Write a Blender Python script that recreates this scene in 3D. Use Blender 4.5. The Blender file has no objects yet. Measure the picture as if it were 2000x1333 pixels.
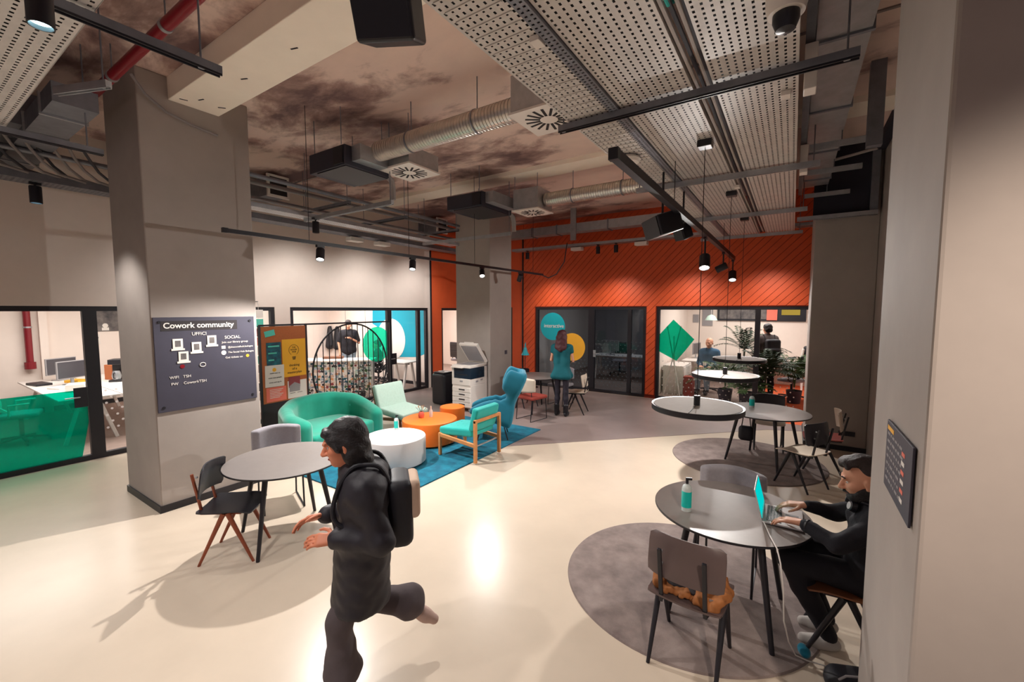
import bpy, math, random
import numpy as np
from mathutils import Vector, Matrix
random.seed(7)
C = bpy.context.scene.collection
S = bpy.context.scene
PI = math.pi

# ------------------------------------------------------------------ camera, world, view
cam = bpy.data.cameras.new('camera'); co = bpy.data.objects.new('camera', cam); C.objects.link(co)
cam.sensor_width = 36.0; cam.lens = 830.6 / 2000 * 36.0
cam.clip_start = 0.05
co.location = (0, 0, 2.15)
co.rotation_euler = (PI / 2 - 0.07342, 0, 0.58211)
S.camera = co
S.view_settings.view_transform = 'Standard'
S.view_settings.look = 'None'
S.view_settings.exposure = 0.58
S.view_settings.gamma = 1.0
S.view_settings.use_curve_mapping = False
w = bpy.data.worlds.new('world'); S.world = w; w.use_nodes = True
w.node_tree.nodes['Background'].inputs[0].default_value = (0.62, 0.50, 0.56, 1)
w.node_tree.nodes['Background'].inputs[1].default_value = 0.16

def lamp(kind, name, loc, target, watts, col=(1, .9, .8), size=.06, angle=80, blend=.5, sy=None):
    l = bpy.data.lights.new(name, kind); o = bpy.data.objects.new(name, l); C.objects.link(o)
    o.location = loc; l.energy = watts; l.color = col
    d = Vector(target) - Vector(loc)
    o.rotation_euler = d.to_track_quat('-Z', 'Y').to_euler()
    if kind == 'SPOT':
        l.spot_size = math.radians(angle); l.spot_blend = blend; l.shadow_soft_size = size
    elif kind == 'AREA':
        l.shape = 'RECTANGLE'; l.size = size; l.size_y = sy or size
    else:
        l.shadow_soft_size = size
    return o
WARM = (1, .85, .72); NEUT = (1, .955, .915); COOL = (.92, .97, 1)
# spots of the left track
lamp('SPOT', 'track_spot_light', (-4.84, 3.16, 2.70), (-4.0, 2.0, 0), 250, NEUT, .025, 130, .4)
lamp('SPOT', 'track_spot_light', (-4.84, 4.68, 2.72), (-4.9, 5.6, 0), 150, NEUT, .03, 130, .5)
lamp('SPOT', 'track_spot_light', (-4.86, 6.45, 2.74), (-3.9, 5.2, 0), 120, NEUT, .04, 128, .5)
# spots of the right track
lamp('SPOT', 'track_spot_light', (-1.03, 6.45, 2.72), (-2.2, 3.6, 0), 330, NEUT, .03, 150, .6)
lamp('SPOT', 'track_spot_light', (-1.03, 9.75, 2.72), (-.5, 7.6, 0), 170, NEUT, .03, 118, .5)
# downlights over the open floor and towards the pillars, some of them added as fill
lamp('SPOT', 'ceiling_or_fill_spot', (-2.5, .45, 3.15), (-2.7, .8, 0), 70, NEUT, .05, 100, .7)
lamp('SPOT', 'ceiling_or_fill_spot', (-5.9, .95, 3.05), (-6.4, 1.6, 0), 45, NEUT, .05, 110, .7)
lamp('SPOT', 'ceiling_or_fill_spot', (-2.9, 2.9, 4.2), (-1.9, 2.6, 0), 130, NEUT, .06, 80, .9)  # added fill without a lamp head, brightens the middle of the floor
lamp('SPOT', 'track_spot_light', (-1.16, 8.3, 2.85), (-5.2, 8.6, 1.1), 150, NEUT, .03, 80, .6)
lamp('SPOT', 'ceiling_or_fill_spot', (-1.7, 1.3, 3.6), (.25, 3.3, .9), 70, NEUT, .04, 34, .8)  # unseen fill added to brighten the man at the laptop
for xx, yy in ((-.6, -1.3), (-3.4, -1.5), (-6.2, -1.2)):
    lamp('SPOT', 'ceiling_or_fill_spot', (xx, yy, 3.3), (xx, yy + .4, 0), 75, NEUT, .06, 125, .7)  # added behind the camera, their bounce lifts ceiling and near faces
lamp('SPOT', 'ceiling_or_fill_spot', (1.0, .1, 3.1), (.75, 1.83, 1.75), 200, WARM, .05, 58, 1)
# unseen fill lamps added to brighten the white and the orange wall
for yy in (3.0, 4.6, 6.2, 7.8):
    lamp('SPOT', 'wall_fill_light', (-7.1, yy, 3.1), (-8.3, yy + .1, 2.2), 42, NEUT, .06, 120, .9)
for xx in (-5.4, -3.6, -1.9, -.4):
    lamp('SPOT', 'wall_fill_light', (xx, 9.45, 2.95), (xx, 10.4, 1.6), 40, WARM, .06, 120, 1)
# office ceilings
lamp('AREA', 'office_ceiling_light', (-10.2, 2.2, 2.75), (-10.2, 2.2, 0), 125, (1, .95, .9), 2.4, sy=3.2)
lamp('AREA', 'office_ceiling_light', (-10.6, 6.6, 2.75), (-10.6, 6.6, 0), 135, (1, .95, .92), 2.6, sy=2.4)
lamp('AREA', 'office_ceiling_light', (-9.6, 10.6, 2.75), (-9.6, 10.6, 0), 110, (1, .95, .9), 1.6, sy=1.6)
lamp('AREA', 'office_ceiling_light', (-.9, 12.4, 2.75), (-.9, 12.4, 0), 70, (1, .95, .9), 2.2, sy=2.2)
lamp('AREA', 'meeting_room_fill', (-4.4, 12.8, 2.8), (-4.4, 12.8, 0), 9, COOL, .8, sy=.8)  # weak fill added so the desk shows in the unlit room

# ------------------------------------------------------------------ materials
def lin(c):
    c = c / 255.0
    return c / 12.92 if c <= .04045 else ((c + .055) / 1.055) ** 2.4
def rgb(r, g, b): return (lin(r), lin(g), lin(b), 1)
def mat(name, c, rough=.6, metal=0., var=.08, scale=6., bump=0., bscale=40., spec=.5, coat=0., c2=None, sheen=0.):
    m = bpy.data.materials.new(name); m.use_nodes = True
    nt = m.node_tree; b = nt.nodes['Principled BSDF']
    b.inputs['Roughness'].default_value = rough; b.inputs['Metallic'].default_value = metal
    b.inputs['Specular IOR Level'].default_value = spec
    b.inputs['Coat Weight'].default_value = coat
    if sheen: b.inputs['Sheen Weight'].default_value = sheen
    col = rgb(*c)
    tc = nt.nodes.new('ShaderNodeTexCoord')
    if var > 0 or c2:
        n = nt.nodes.new('ShaderNodeTexNoise'); n.inputs['Scale'].default_value = scale; n.inputs['Detail'].default_value = 6
        n.inputs['Roughness'].default_value = .6
        nt.links.new(tc.outputs['Object'], n.inputs['Vector'])
        r = nt.nodes.new('ShaderNodeValToRGB')
        r.color_ramp.elements[0].position = .3; r.color_ramp.elements[1].position = .7
        lo = tuple(x * (1 - var) for x in col[:3]) + (1,); hi = tuple(min(1, x * (1 + var)) for x in col[:3]) + (1,)
        if c2: lo, hi = rgb(*c2), col
        r.color_ramp.elements[0].color = lo; r.color_ramp.elements[1].color = hi
        nt.links.new(n.outputs['Fac'], r.inputs['Fac']); nt.links.new(r.outputs['Color'], b.inputs['Base Color'])
    else:
        b.inputs['Base Color'].default_value = col
    if bump > 0:
        n2 = nt.nodes.new('ShaderNodeTexNoise'); n2.inputs['Scale'].default_value = bscale; n2.inputs['Detail'].default_value = 4
        nt.links.new(tc.outputs['Object'], n2.inputs['Vector'])
        bp = nt.nodes.new('ShaderNodeBump'); bp.inputs['Strength'].default_value = bump; bp.inputs['Distance'].default_value = .01
        nt.links.new(n2.outputs['Fac'], bp.inputs['Height']); nt.links.new(bp.outputs['Normal'], b.inputs['Normal'])
    return m
def emit(name, c, s):
    m = bpy.data.materials.new(name); m.use_nodes = True; nt = m.node_tree
    e = nt.nodes.new('ShaderNodeEmission'); e.inputs[0].default_value = rgb(*c); e.inputs[1].default_value = s
    nt.links.new(e.outputs[0], nt.nodes['Material Output'].inputs[0]); return m
def glass(name, tint=(1, 1, 1), gloss=.08, body=None, bodyfac=0.):
    m = bpy.data.materials.new(name); m.use_nodes = True; nt = m.node_tree
    t = nt.nodes.new('ShaderNodeBsdfTransparent'); t.inputs[0].default_value = (*tint, 1)
    g = nt.nodes.new('ShaderNodeBsdfGlossy'); g.inputs['Roughness'].default_value = .03
    lw = nt.nodes.new('ShaderNodeLayerWeight'); pw = nt.nodes.new('ShaderNodeMath'); pw.operation = 'POWER'; pw.inputs[1].default_value = 5
    f = nt.nodes.new('ShaderNodeMath'); f.operation = 'MULTIPLY_ADD'; f.inputs[1].default_value = .5; f.inputs[2].default_value = .025
    nt.links.new(lw.outputs['Facing'], pw.inputs[0]); nt.links.new(pw.outputs[0], f.inputs[0])
    x = nt.nodes.new('ShaderNodeMixShader')
    nt.links.new(f.outputs[0], x.inputs[0]); nt.links.new(t.outputs[0], x.inputs[1]); nt.links.new(g.outputs[0], x.inputs[2])
    out = x
    if body:
        d0 = nt.nodes.new('ShaderNodeBsdfDiffuse'); d1 = nt.nodes.new('ShaderNodeBsdfTranslucent'); d = nt.nodes.new('ShaderNodeMixShader')
        for q in (d0, d1): q.inputs[0].default_value = rgb(*body)
        nt.links.new(d0.outputs[0], d.inputs[1]); nt.links.new(d1.outputs[0], d.inputs[2])
        y = nt.nodes.new('ShaderNodeMixShader'); y.inputs[0].default_value = bodyfac
        nt.links.new(x.outputs[0], y.inputs[1]); nt.links.new(d.outputs[0], y.inputs[2]); out = y
    nt.links.new(out.outputs[0], nt.nodes['Material Output'].inputs[0]); return m

M = {}
M['floor'] = mat('polished_cream_floor', (209, 193, 174), .27, var=.04, scale=2.2, spec=.4)
M['floor_grey'] = mat('grey_concrete_floor', (140, 124, 120), .38, var=.12, scale=1.6)
M['plaster'] = mat('grey_column_plaster', (160, 150, 143), .8, var=.10, scale=1.3, bump=.12, bscale=6)
M['white'] = mat('white_wall_paint', (222, 208, 198), .85, var=.02)
M['offwhite'] = mat('office_wall_paint', (236, 222, 212), .85, var=.02)
M['orange'] = mat('orange_wall_paint', (220, 92, 44), .6, var=.06, scale=3)
M['orange_plank'] = mat('orange_plank_paint', (217, 88, 42), .55, var=.07, scale=4)
M['orange_dark'] = mat('orange_groove', (120, 36, 18), .8, var=0)
M['beam'] = mat('cream_beam_paint', (248, 236, 220), .8, var=.03, scale=3)
M['black'] = mat('black_powder_coat', (24, 22, 30), .45, var=.05)
M['blackplastic'] = mat('black_plastic', (26, 25, 32), .35, var=.03)
M['casing'] = mat('dark_fan_coil_casing', (42, 42, 54), .55, var=.06)
M['charcoal'] = mat('charcoal_board', (62, 60, 74), .5, var=.05)
M['galv'] = mat('galvanised_steel', (176, 178, 182), .42, .75, var=.12, scale=9)
M['galv_dark'] = mat('dull_galvanised_steel', (128, 130, 138), .5, .6, var=.15, scale=8)
M['tray'] = mat('perforated_tray_steel', (206, 200, 195), .5, .1, var=.08, scale=7)
M['duct'] = mat('spiral_duct_steel', (205, 198, 188), .3, .85, var=.08, scale=12)
M['redpipe'] = mat('red_pipe_paint', (128, 16, 30), .35, var=.05)
M['whiteplastic'] = mat('white_plastic', (228, 220, 212), .45, var=.02)
M['greyplastic'] = mat('grey_plastic', (150, 146, 148), .5, var=.03)
M['darkglass'] = mat('dark_copier_glass', (22, 40, 56), .2, var=.05)
M['tabletop'] = mat('dark_grey_linoleum', (132, 124, 120), .38, var=.04, scale=14)
M['tableedge'] = mat('black_table_edge', (20, 19, 26), .4, var=.03)
M['blackshell'] = mat('black_ply_shell', (34, 33, 42), .38, var=.05)
M['brownshell'] = mat('smoked_ply_shell', (96, 80, 78), .42, var=.1, scale=5)
M['beigeshell'] = mat('beige_ply_shell', (206, 190, 172), .5, var=.04)
M['redwood'] = mat('reddish_teak_wood', (140, 68, 40), .45, var=.16, scale=9)
M['oak'] = mat('light_oak_wood', (206, 140, 84), .5, var=.14, scale=9)
M['walnut'] = mat('walnut_wood', (120, 72, 44), .5, var=.15, scale=9)
M['greyfab'] = mat('grey_upholstery', (150, 146, 152), .9, var=.06, scale=40, bump=.2, bscale=300, sheen=.2)
M['greenfab'] = mat('green_velvet', (0, 146, 122), .85, var=.10, scale=5, sheen=.4)
M['mintfab'] = mat('mint_upholstery', (172, 196, 184), .9, var=.05, scale=30, bump=.2, bscale=250)
M['tealfab'] = mat('turquoise_upholstery', (0, 168, 160), .85, var=.06, scale=10, sheen=.2)
M['bluefab'] = mat('petrol_upholstery', (0, 112, 138), .85, var=.07, scale=8, sheen=.2)
M['redfab'] = mat('brick_red_upholstery', (150, 58, 46), .85, var=.08)
M['orangelac'] = mat('orange_lacquer', (240, 118, 30), .5, var=.04)
M['whitelac'] = mat('white_lacquer', (232, 224, 222), .4, var=.02)
M['rugteal'] = mat('teal_rug_pile', (6, 118, 142), .95, var=.0, scale=7, c2=(4, 78, 104), bump=.4, bscale=120)
M['ruggrey'] = mat('taupe_rug_pile', (152, 137, 131), .95, scale=5, c2=(112, 98, 95), bump=.4, bscale=140)
M['cork'] = mat('cork_board', (176, 100, 58), .9, var=.12, scale=60)
M['paperw'] = mat('white_paper', (226, 220, 212), .8, var=.02)
M['papery'] = mat('yellow_poster', (244, 180, 46), .7, var=.02)
M['paperc'] = mat('coral_poster', (232, 118, 98), .7, var=.03)
M['papern'] = mat('navy_poster', (30, 52, 72), .7, c2=(14, 110, 124), scale=14)
M['paperm'] = mat('maroon_print', (140, 60, 64), .7, var=.05)
M['ink'] = mat('dark_print', (40, 34, 36), .8, var=0)
M['chalk'] = mat('white_chalk_marker', (232, 226, 220), .8, var=0)
M['green_mark'] = mat('mint_print', (90, 200, 180), .7, var=0)
M['skin'] = mat('skin', (222, 160, 130), .55, var=.05, scale=10)
M['skin2'] = mat('warm_skin', (214, 132, 98), .55, var=.05, scale=10)
M['hair'] = mat('dark_hair', (30, 24, 26), .6, var=.3, scale=60, bump=.5, bscale=90)
M['hairbrown'] = mat('dark_brown_hair', (46, 34, 33), .6, var=.3, scale=60, bump=.5, bscale=90)
M['hairred'] = mat('auburn_hair', (78, 34, 40), .6, var=.3, scale=50, bump=.5, bscale=80)
M['hairgrey'] = mat('short_grey_hair', (150, 120, 104), .7, var=.2, scale=60)
M['eye'] = mat('eye_dark', (30, 22, 20), .2, var=0)
M['eyew'] = mat('eye_white', (225, 215, 210), .3, var=0)
M['lip'] = mat('lips', (170, 92, 80), .5, var=.03)
M['coat'] = mat('black_puffer_coat', (32, 28, 36), .6, var=.15, scale=8, bump=.3, bscale=18)
M['trousers'] = mat('grey_brown_trousers', (84, 74, 76), .9, var=.10, scale=12)
M['shoe'] = mat('pinkish_trainer', (190, 160, 148), .7, var=.06)
M['shoewhite'] = mat('pale_trainer', (176, 168, 162), .7, var=.05)
M['sweater'] = mat('black_sweater', (22, 20, 28), .9, var=.12, scale=14, bump=.2, bscale=60)
M['blacktrouser'] = mat('black_trousers', (20, 18, 26), .9, var=.1)
M['dress'] = mat('petrol_dress', (0, 92, 102), .85, var=.08, scale=8)
M['tights'] = mat('dark_tights', (38, 34, 46), .8, var=.05)
M['boot'] = mat('black_boot_leather', (22, 20, 26), .35, var=.05)
M['beigebag'] = mat('beige_canvas', (206, 178, 156), .85, var=.06)
M['bagblack'] = mat('black_nylon', (22, 21, 30), .6, var=.08)
M['tan'] = mat('tan_suede_jacket', (150, 92, 46), .85, var=.18, scale=10, bump=.3, bscale=30)
M['bluesweater'] = mat('blue_jumper', (58, 92, 120), .9, var=.1)
M['greyshirt'] = mat('grey_hoodie', (88, 78, 76), .9, var=.08)
M['jeans'] = mat('light_jeans', (150, 168, 182), .9, var=.08)
M['alu'] = mat('aluminium_laptop', (214, 212, 212), .35, .6, var=.02)
M['keys'] = mat('grey_keys', (96, 92, 94), .5, var=0)
M['screen'] = emit('teal_laptop_screen', (0, 200, 196), .75)
M['screenoff'] = mat('dark_screen', (70, 68, 74), .25, var=.03)
M['bottle'] = mat('clear_grey_bottle', (196, 206, 204), .25, var=.02)
M['bottlelabel'] = mat('turquoise_label', (0, 190, 180), .4, var=.03)
M['lampteal'] = mat('teal_lamp_enamel', (40, 170, 186), .35, var=.02)
M['leaf'] = mat('green_foliage', (62, 92, 44), .6, var=.35, scale=9)
M['leafdark'] = mat('dark_foliage', (36, 56, 34), .6, var=.35, scale=9)
M['stem'] = mat('plant_stem', (70, 62, 40), .8, var=.1)
M['flower'] = mat('dried_flowers', (206, 160, 120), .8, var=.2, scale=40)
M['carpet'] = mat('grey_office_carpet', (150, 128, 118), .9, var=.08, scale=8)
M['carpet_or'] = mat('orange_office_carpet', (206, 92, 48), .9, var=.08, scale=8)
M['desk'] = mat('white_desk_laminate', (228, 220, 214), .45, var=.02)
M['mural'] = mat('turquoise_mural', (0, 160, 186), .7, var=.04, scale=2)
M['lampglow'] = emit('spot_lens_glow', (255, 250, 240), 14)
M['coolglow'] = emit('downlight_lens_glow', (190, 245, 255), 9)
M['winglow'] = emit('lit_yellow_window', (190, 160, 70), .55)
M['disc'] = mat('grey_felt_disc', (142, 134, 128), .85, var=.05, scale=20)
M['gpane'] = glass('clear_glass', (.96, .97, .97))
M['gdark'] = glass('smoky_glass', (.72, .76, .8))
M['film_teal'] = glass('teal_window_film', (.0, .7, .56), body=(0, 190, 160), bodyfac=.22)
M['film_green'] = glass('green_window_film', (.06, .72, .55), body=(0, 190, 155), bodyfac=.15)
M['film_mint'] = glass('mint_window_film', (.16, .86, .68), body=(64, 214, 178), bodyfac=.2)
M['film_dot'] = glass('frosted_dot_film', (.9, .9, .9), body=(214, 206, 204), bodyfac=.75)
M['film_black'] = mat('grey_dot_film', (70, 84, 92), .6, var=0)
M['film_blue'] = mat('turquoise_disc_film', (0, 172, 190), .5, var=.02)
M['film_yellow'] = mat('yellow_disc_film', (240, 178, 52), .5, var=.02)
M['film_white'] = mat('white_disc_film', (244, 236, 230), .6, var=0)
M['cable'] = mat('dark_cable_jacket', (44, 42, 50), .6, var=.2, scale=5)
M['cablegrey'] = mat('grey_conduit', (132, 124, 124), .6, var=.08)
M['whitecable'] = mat('white_cable', (206, 200, 196), .5, var=0)
M['copper'] = mat('insulated_pipe', (176, 168, 164), .6, var=.08)
M['darkpanel'] = mat('dark_shaft_panel', (34, 32, 44), .8, var=.12, scale=3)
M['photo'] = mat('dark_photo_print', (60, 58, 62), .7, c2=(130, 122, 118), scale=5)

def ceiling_material():
    m = bpy.data.materials.new('stained_concrete'); m.use_nodes = True; nt = m.node_tree
    b = nt.nodes['Principled BSDF']; b.inputs['Roughness'].default_value = .85
    tc = nt.nodes.new('ShaderNodeTexCoord')
    mp = nt.nodes.new('ShaderNodeMapping'); mp.inputs['Scale'].default_value = (.6, 1.1, 1)
    mp.inputs['Rotation'].default_value = (0, 0, .5)
    nt.links.new(tc.outputs['Object'], mp.inputs['Vector'])
    n = nt.nodes.new('ShaderNodeTexNoise'); n.inputs['Scale'].default_value = 1.7; n.inputs['Detail'].default_value = 10
    n.inputs['Roughness'].default_value = .62; n.inputs['Distortion'].default_value = .3
    nt.links.new(mp.outputs[0], n.inputs['Vector'])
    n2 = nt.nodes.new('ShaderNodeTexNoise'); n2.inputs['Scale'].default_value = .55; n2.inputs['Detail'].default_value = 3
    nt.links.new(tc.outputs['Object'], n2.inputs['Vector'])
    ad = nt.nodes.new('ShaderNodeMath'); ad.operation = 'MULTIPLY_ADD'; ad.inputs[1].default_value = .7
    nt.links.new(n2.outputs['Fac'], ad.inputs[0]); nt.links.new(n.outputs['Fac'], ad.inputs[2])
    r = nt.nodes.new('ShaderNodeValToRGB'); e = r.color_ramp.elements
    e[0].position = .58; e[0].color = rgb(112, 87, 86); e[1].position = 1.0; e[1].color = rgb(232, 206, 192)
    k = e.new(.69); k.color = rgb(164, 134, 126); k = e.new(.80); k.color = rgb(224, 198, 186)
    sx = nt.nodes.new('ShaderNodeSeparateXYZ'); nt.links.new(tc.outputs['Object'], sx.inputs[0])
    mx = nt.nodes.new('ShaderNodeMapRange'); mx.inputs['From Min'].default_value = -4.6; mx.inputs['From Max'].default_value = -1.6
    mx.inputs['To Min'].default_value = -.15; mx.inputs['To Max'].default_value = .10; nt.links.new(sx.outputs['X'], mx.inputs['Value'])
    a2 = nt.nodes.new('ShaderNodeMath'); nt.links.new(ad.outputs[0], a2.inputs[0]); nt.links.new(mx.outputs[0], a2.inputs[1])
    nt.links.new(a2.outputs[0], r.inputs[0]); nt.links.new(r.outputs[0], b.inputs['Base Color'])
    return m
M['ceiling'] = ceiling_material()

# ------------------------------------------------------------------ mesh helpers
class MB:
    def __init__(s): s.v = []; s.f = []
    def add(s, vs, fs):
        n = len(s.v); s.v += [tuple(v) for v in vs]; s.f += [tuple(i + n for i in f) for f in fs]; return s
    def box(s, c, d, R=None):
        x, y, z = d[0] / 2, d[1] / 2, d[2] / 2
        p = [Vector((a * x, b * y, e * z)) for a in (-1, 1) for b in (-1, 1) for e in (-1, 1)]
        if R: p = [R @ q for q in p]
        c = Vector(c)
        return s.add([q + c for q in p], [(0, 1, 3, 2), (4, 6, 7, 5), (0, 4, 5, 1), (2, 3, 7, 6), (0, 2, 6, 4), (1, 5, 7, 3)])
    def bx(s, x0, x1, y0, y1, z0, z1): return s.box(((x0 + x1) / 2, (y0 + y1) / 2, (z0 + z1) / 2), (abs(x1 - x0), abs(y1 - y0), abs(z1 - z0)))
    def beam(s, a, b, w, h, up=(0, 0, 1)):
        a, b = Vector(a), Vector(b); d = (b - a); L = d.length; d.normalize()
        u = Vector(up)
        if abs(d.dot(u)) > .98: u = Vector((1, 0, 0))
        r = d.cross(u).normalized(); u = r.cross(d)
        R = Matrix((d, r, u)).transposed()
        return s.box((a + b) / 2, (L, w, h), R)
    def cyl(s, a, b, r0, r1=None, n=14, cap=True):
        r1 = r0 if r1 is None else r1
        a, b = Vector(a), Vector(b); d = (b - a).normalized()
        u = Vector((0, 0, 1)) if abs(d.z) < .95 else Vector((1, 0, 0))
        x = d.cross(u).normalized(); y = d.cross(x)
        vs = []
        for p, r in ((a, r0), (b, r1)):
            for i in range(n):
                t = 2 * PI * i / n; vs.append(p + x * (r * math.cos(t)) + y * (r * math.sin(t)))
        fs = [(i, (i + 1) % n, n + (i + 1) % n, n + i) for i in range(n)]
        if cap: fs += [tuple(range(n))[::-1], tuple(range(n, 2 * n))]
        return s.add(vs, fs)
    def tube(s, pts, r, n=8, closed=False):
        P = [Vector(p) for p in pts]; rs = r if isinstance(r, (list, tuple)) else [r] * len(P)
        base = len(s.v); prev = None; m = len(P)
        for i, p in enumerate(P):
            if closed: d = P[(i + 1) % m] - P[i - 1]
            else: d = P[min(i + 1, m - 1)] - P[max(i - 1, 0)]
            d.normalize()
            if prev is None:
                u = Vector((0, 0, 1)) if abs(d.z) < .9 else Vector((1, 0, 0))
                x = d.cross(u).normalized()
            else:
                x = (prev - d * prev.dot(d)); x.normalize()
            prev = x; y = d.cross(x)
            for k in range(n):
                t = 2 * PI * k / n; s.v.append(tuple(p + (x * math.cos(t) + y * math.sin(t)) * rs[i]))
        for i in range(m if closed else m - 1):
            a = base + i * n; b = base + ((i + 1) % m) * n
            for k in range(n): s.f.append((a + k, a + (k + 1) % n, b + (k + 1) % n, b + k))
        if not closed:
            s.f.append(tuple(base + k for k in range(n))[::-1]); s.f.append(tuple(base + (m - 1) * n + k for k in range(n)))
        return s
    def lathe(s, prof, c=(0, 0, 0), n=32):
        c = Vector(c); base = len(s.v); m = len(prof)
        for i in range(n):
            t = 2 * PI * i / n
            for r, z in prof: s.v.append((c.x + r * math.cos(t), c.y + r * math.sin(t), c.z + z))
        for i in range(n):
            a = base + i * m; b = base + ((i + 1) % n) * m
            for k in range(m - 1): s.f.append((a + k, b + k, b + k + 1, a + k + 1))
        return s
    def prism(s, poly, o, u, v, nrm, t):
        """polygon in (u,v) coordinates from origin o, thickness t along nrm"""
        o, u, v, nrm = Vector(o), Vector(u), Vector(v), Vector(nrm)
        a = [o + u * p[0] + v * p[1] for p in poly]; b = [q + nrm * t for q in a]; n = len(poly)
        return s.add(a + b, [tuple(range(n))[::-1], tuple(range(n, 2 * n))] + [(i, (i + 1) % n, n + (i + 1) % n, n + i) for i in range(n)])
    def disc(s, c, u, v, r, n=24, r2=None):
        c, u, v = Vector(c), Vector(u), Vector(v); r2 = r2 or r
        return s.add([c + u * (r * math.cos(2 * PI * i / n)) + v * (r2 * math.sin(2 * PI * i / n)) for i in range(n)], [tuple(range(n))])
    def build(s, name, m, parent=None, bevel=0., smooth=False, world=False, kind=None, seg=2):
        me = bpy.data.meshes.new(name)
        vs = s.v
        if world and parent is not None:
            pl = parent_loc(parent)
            vs = [(x - pl[0], y - pl[1], z - pl[2]) for x, y, z in vs]
        me.from_pydata(vs, [], s.f); me.update()
        me.materials.append(M[m] if isinstance(m, str) else m)
        import bmesh
        bm = bmesh.new(); bm.from_mesh(me); bmesh.ops.recalc_face_normals(bm, faces=bm.faces); bm.to_mesh(me); bm.free()
        o = bpy.data.objects.new(name, me); C.objects.link(o)
        if parent is not None: o.parent = parent
        if smooth:
            me.polygons.foreach_set('use_smooth', [True] * len(me.polygons))
            try: me.set_sharp_from_angle(angle=math.radians(40))
            except Exception: pass
        if bevel > 0:
            b = o.modifiers.new('bevel', 'BEVEL'); b.width = bevel; b.segments = seg; b.limit_method = 'ANGLE'
        if kind: o['kind'] = kind
        return o
def parent_loc(p):
    v = Vector((0, 0, 0))
    while p is not None: v += p.location; p = p.parent
    return v
def thing(name, label, cat, loc=(0, 0, 0), rz=0., group=None):
    o = bpy.data.objects.new(name, None); C.objects.link(o); o.empty_display_size = .1
    o.location = loc; o.rotation_euler = (0, 0, rz); o['label'] = label; o['category'] = cat
    if group: o['group'] = group
    return o
def tag(o, label, cat, group=None, kind=None):
    o['label'] = label; o['category'] = cat
    if group: o['group'] = group
    if kind: o['kind'] = kind
    return o
def struct(o): o['kind'] = 'structure'; return o
def dup(root, loc, rz, label, group=None):
    r = root.copy(); C.objects.link(r); r.location = loc; r.rotation_euler = (0, 0, rz); r['label'] = label
    if group: r['group'] = group
    for ch in list(root.children):
        c = ch.copy(); C.objects.link(c); c.parent = r
        for g in ch.children:
            d = g.copy(); C.objects.link(d); d.parent = c
    return r
def text(name, body, m, size, o, u, v, parent, extrude=.0012, align='LEFT', space=1.0, bold=0.):
    """flat lettering: origin o, writing direction u, up v"""
    cu = bpy.data.curves.new(name, 'FONT'); cu.body = body; cu.size = size; cu.extrude = extrude; cu.align_x = align
    cu.space_character = space; cu.offset = bold
    tmp = bpy.data.objects.new(name, cu); C.objects.link(tmp)
    dg = bpy.context.evaluated_depsgraph_get(); dg.update()
    me = bpy.data.meshes.new_from_object(tmp.evaluated_get(dg)); bpy.data.objects.remove(tmp)
    u, v, o = Vector(u).normalized(), Vector(v).normalized(), Vector(o); n = u.cross(v)
    R = Matrix((u, v, n)).transposed().to_4x4(); R.translation = o
    me.transform(R); me.materials.clear(); me.materials.append(M[m])
    ob = bpy.data.objects.new(name, me); C.objects.link(ob)
    if parent is not None: ob.parent = parent
    return ob

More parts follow.
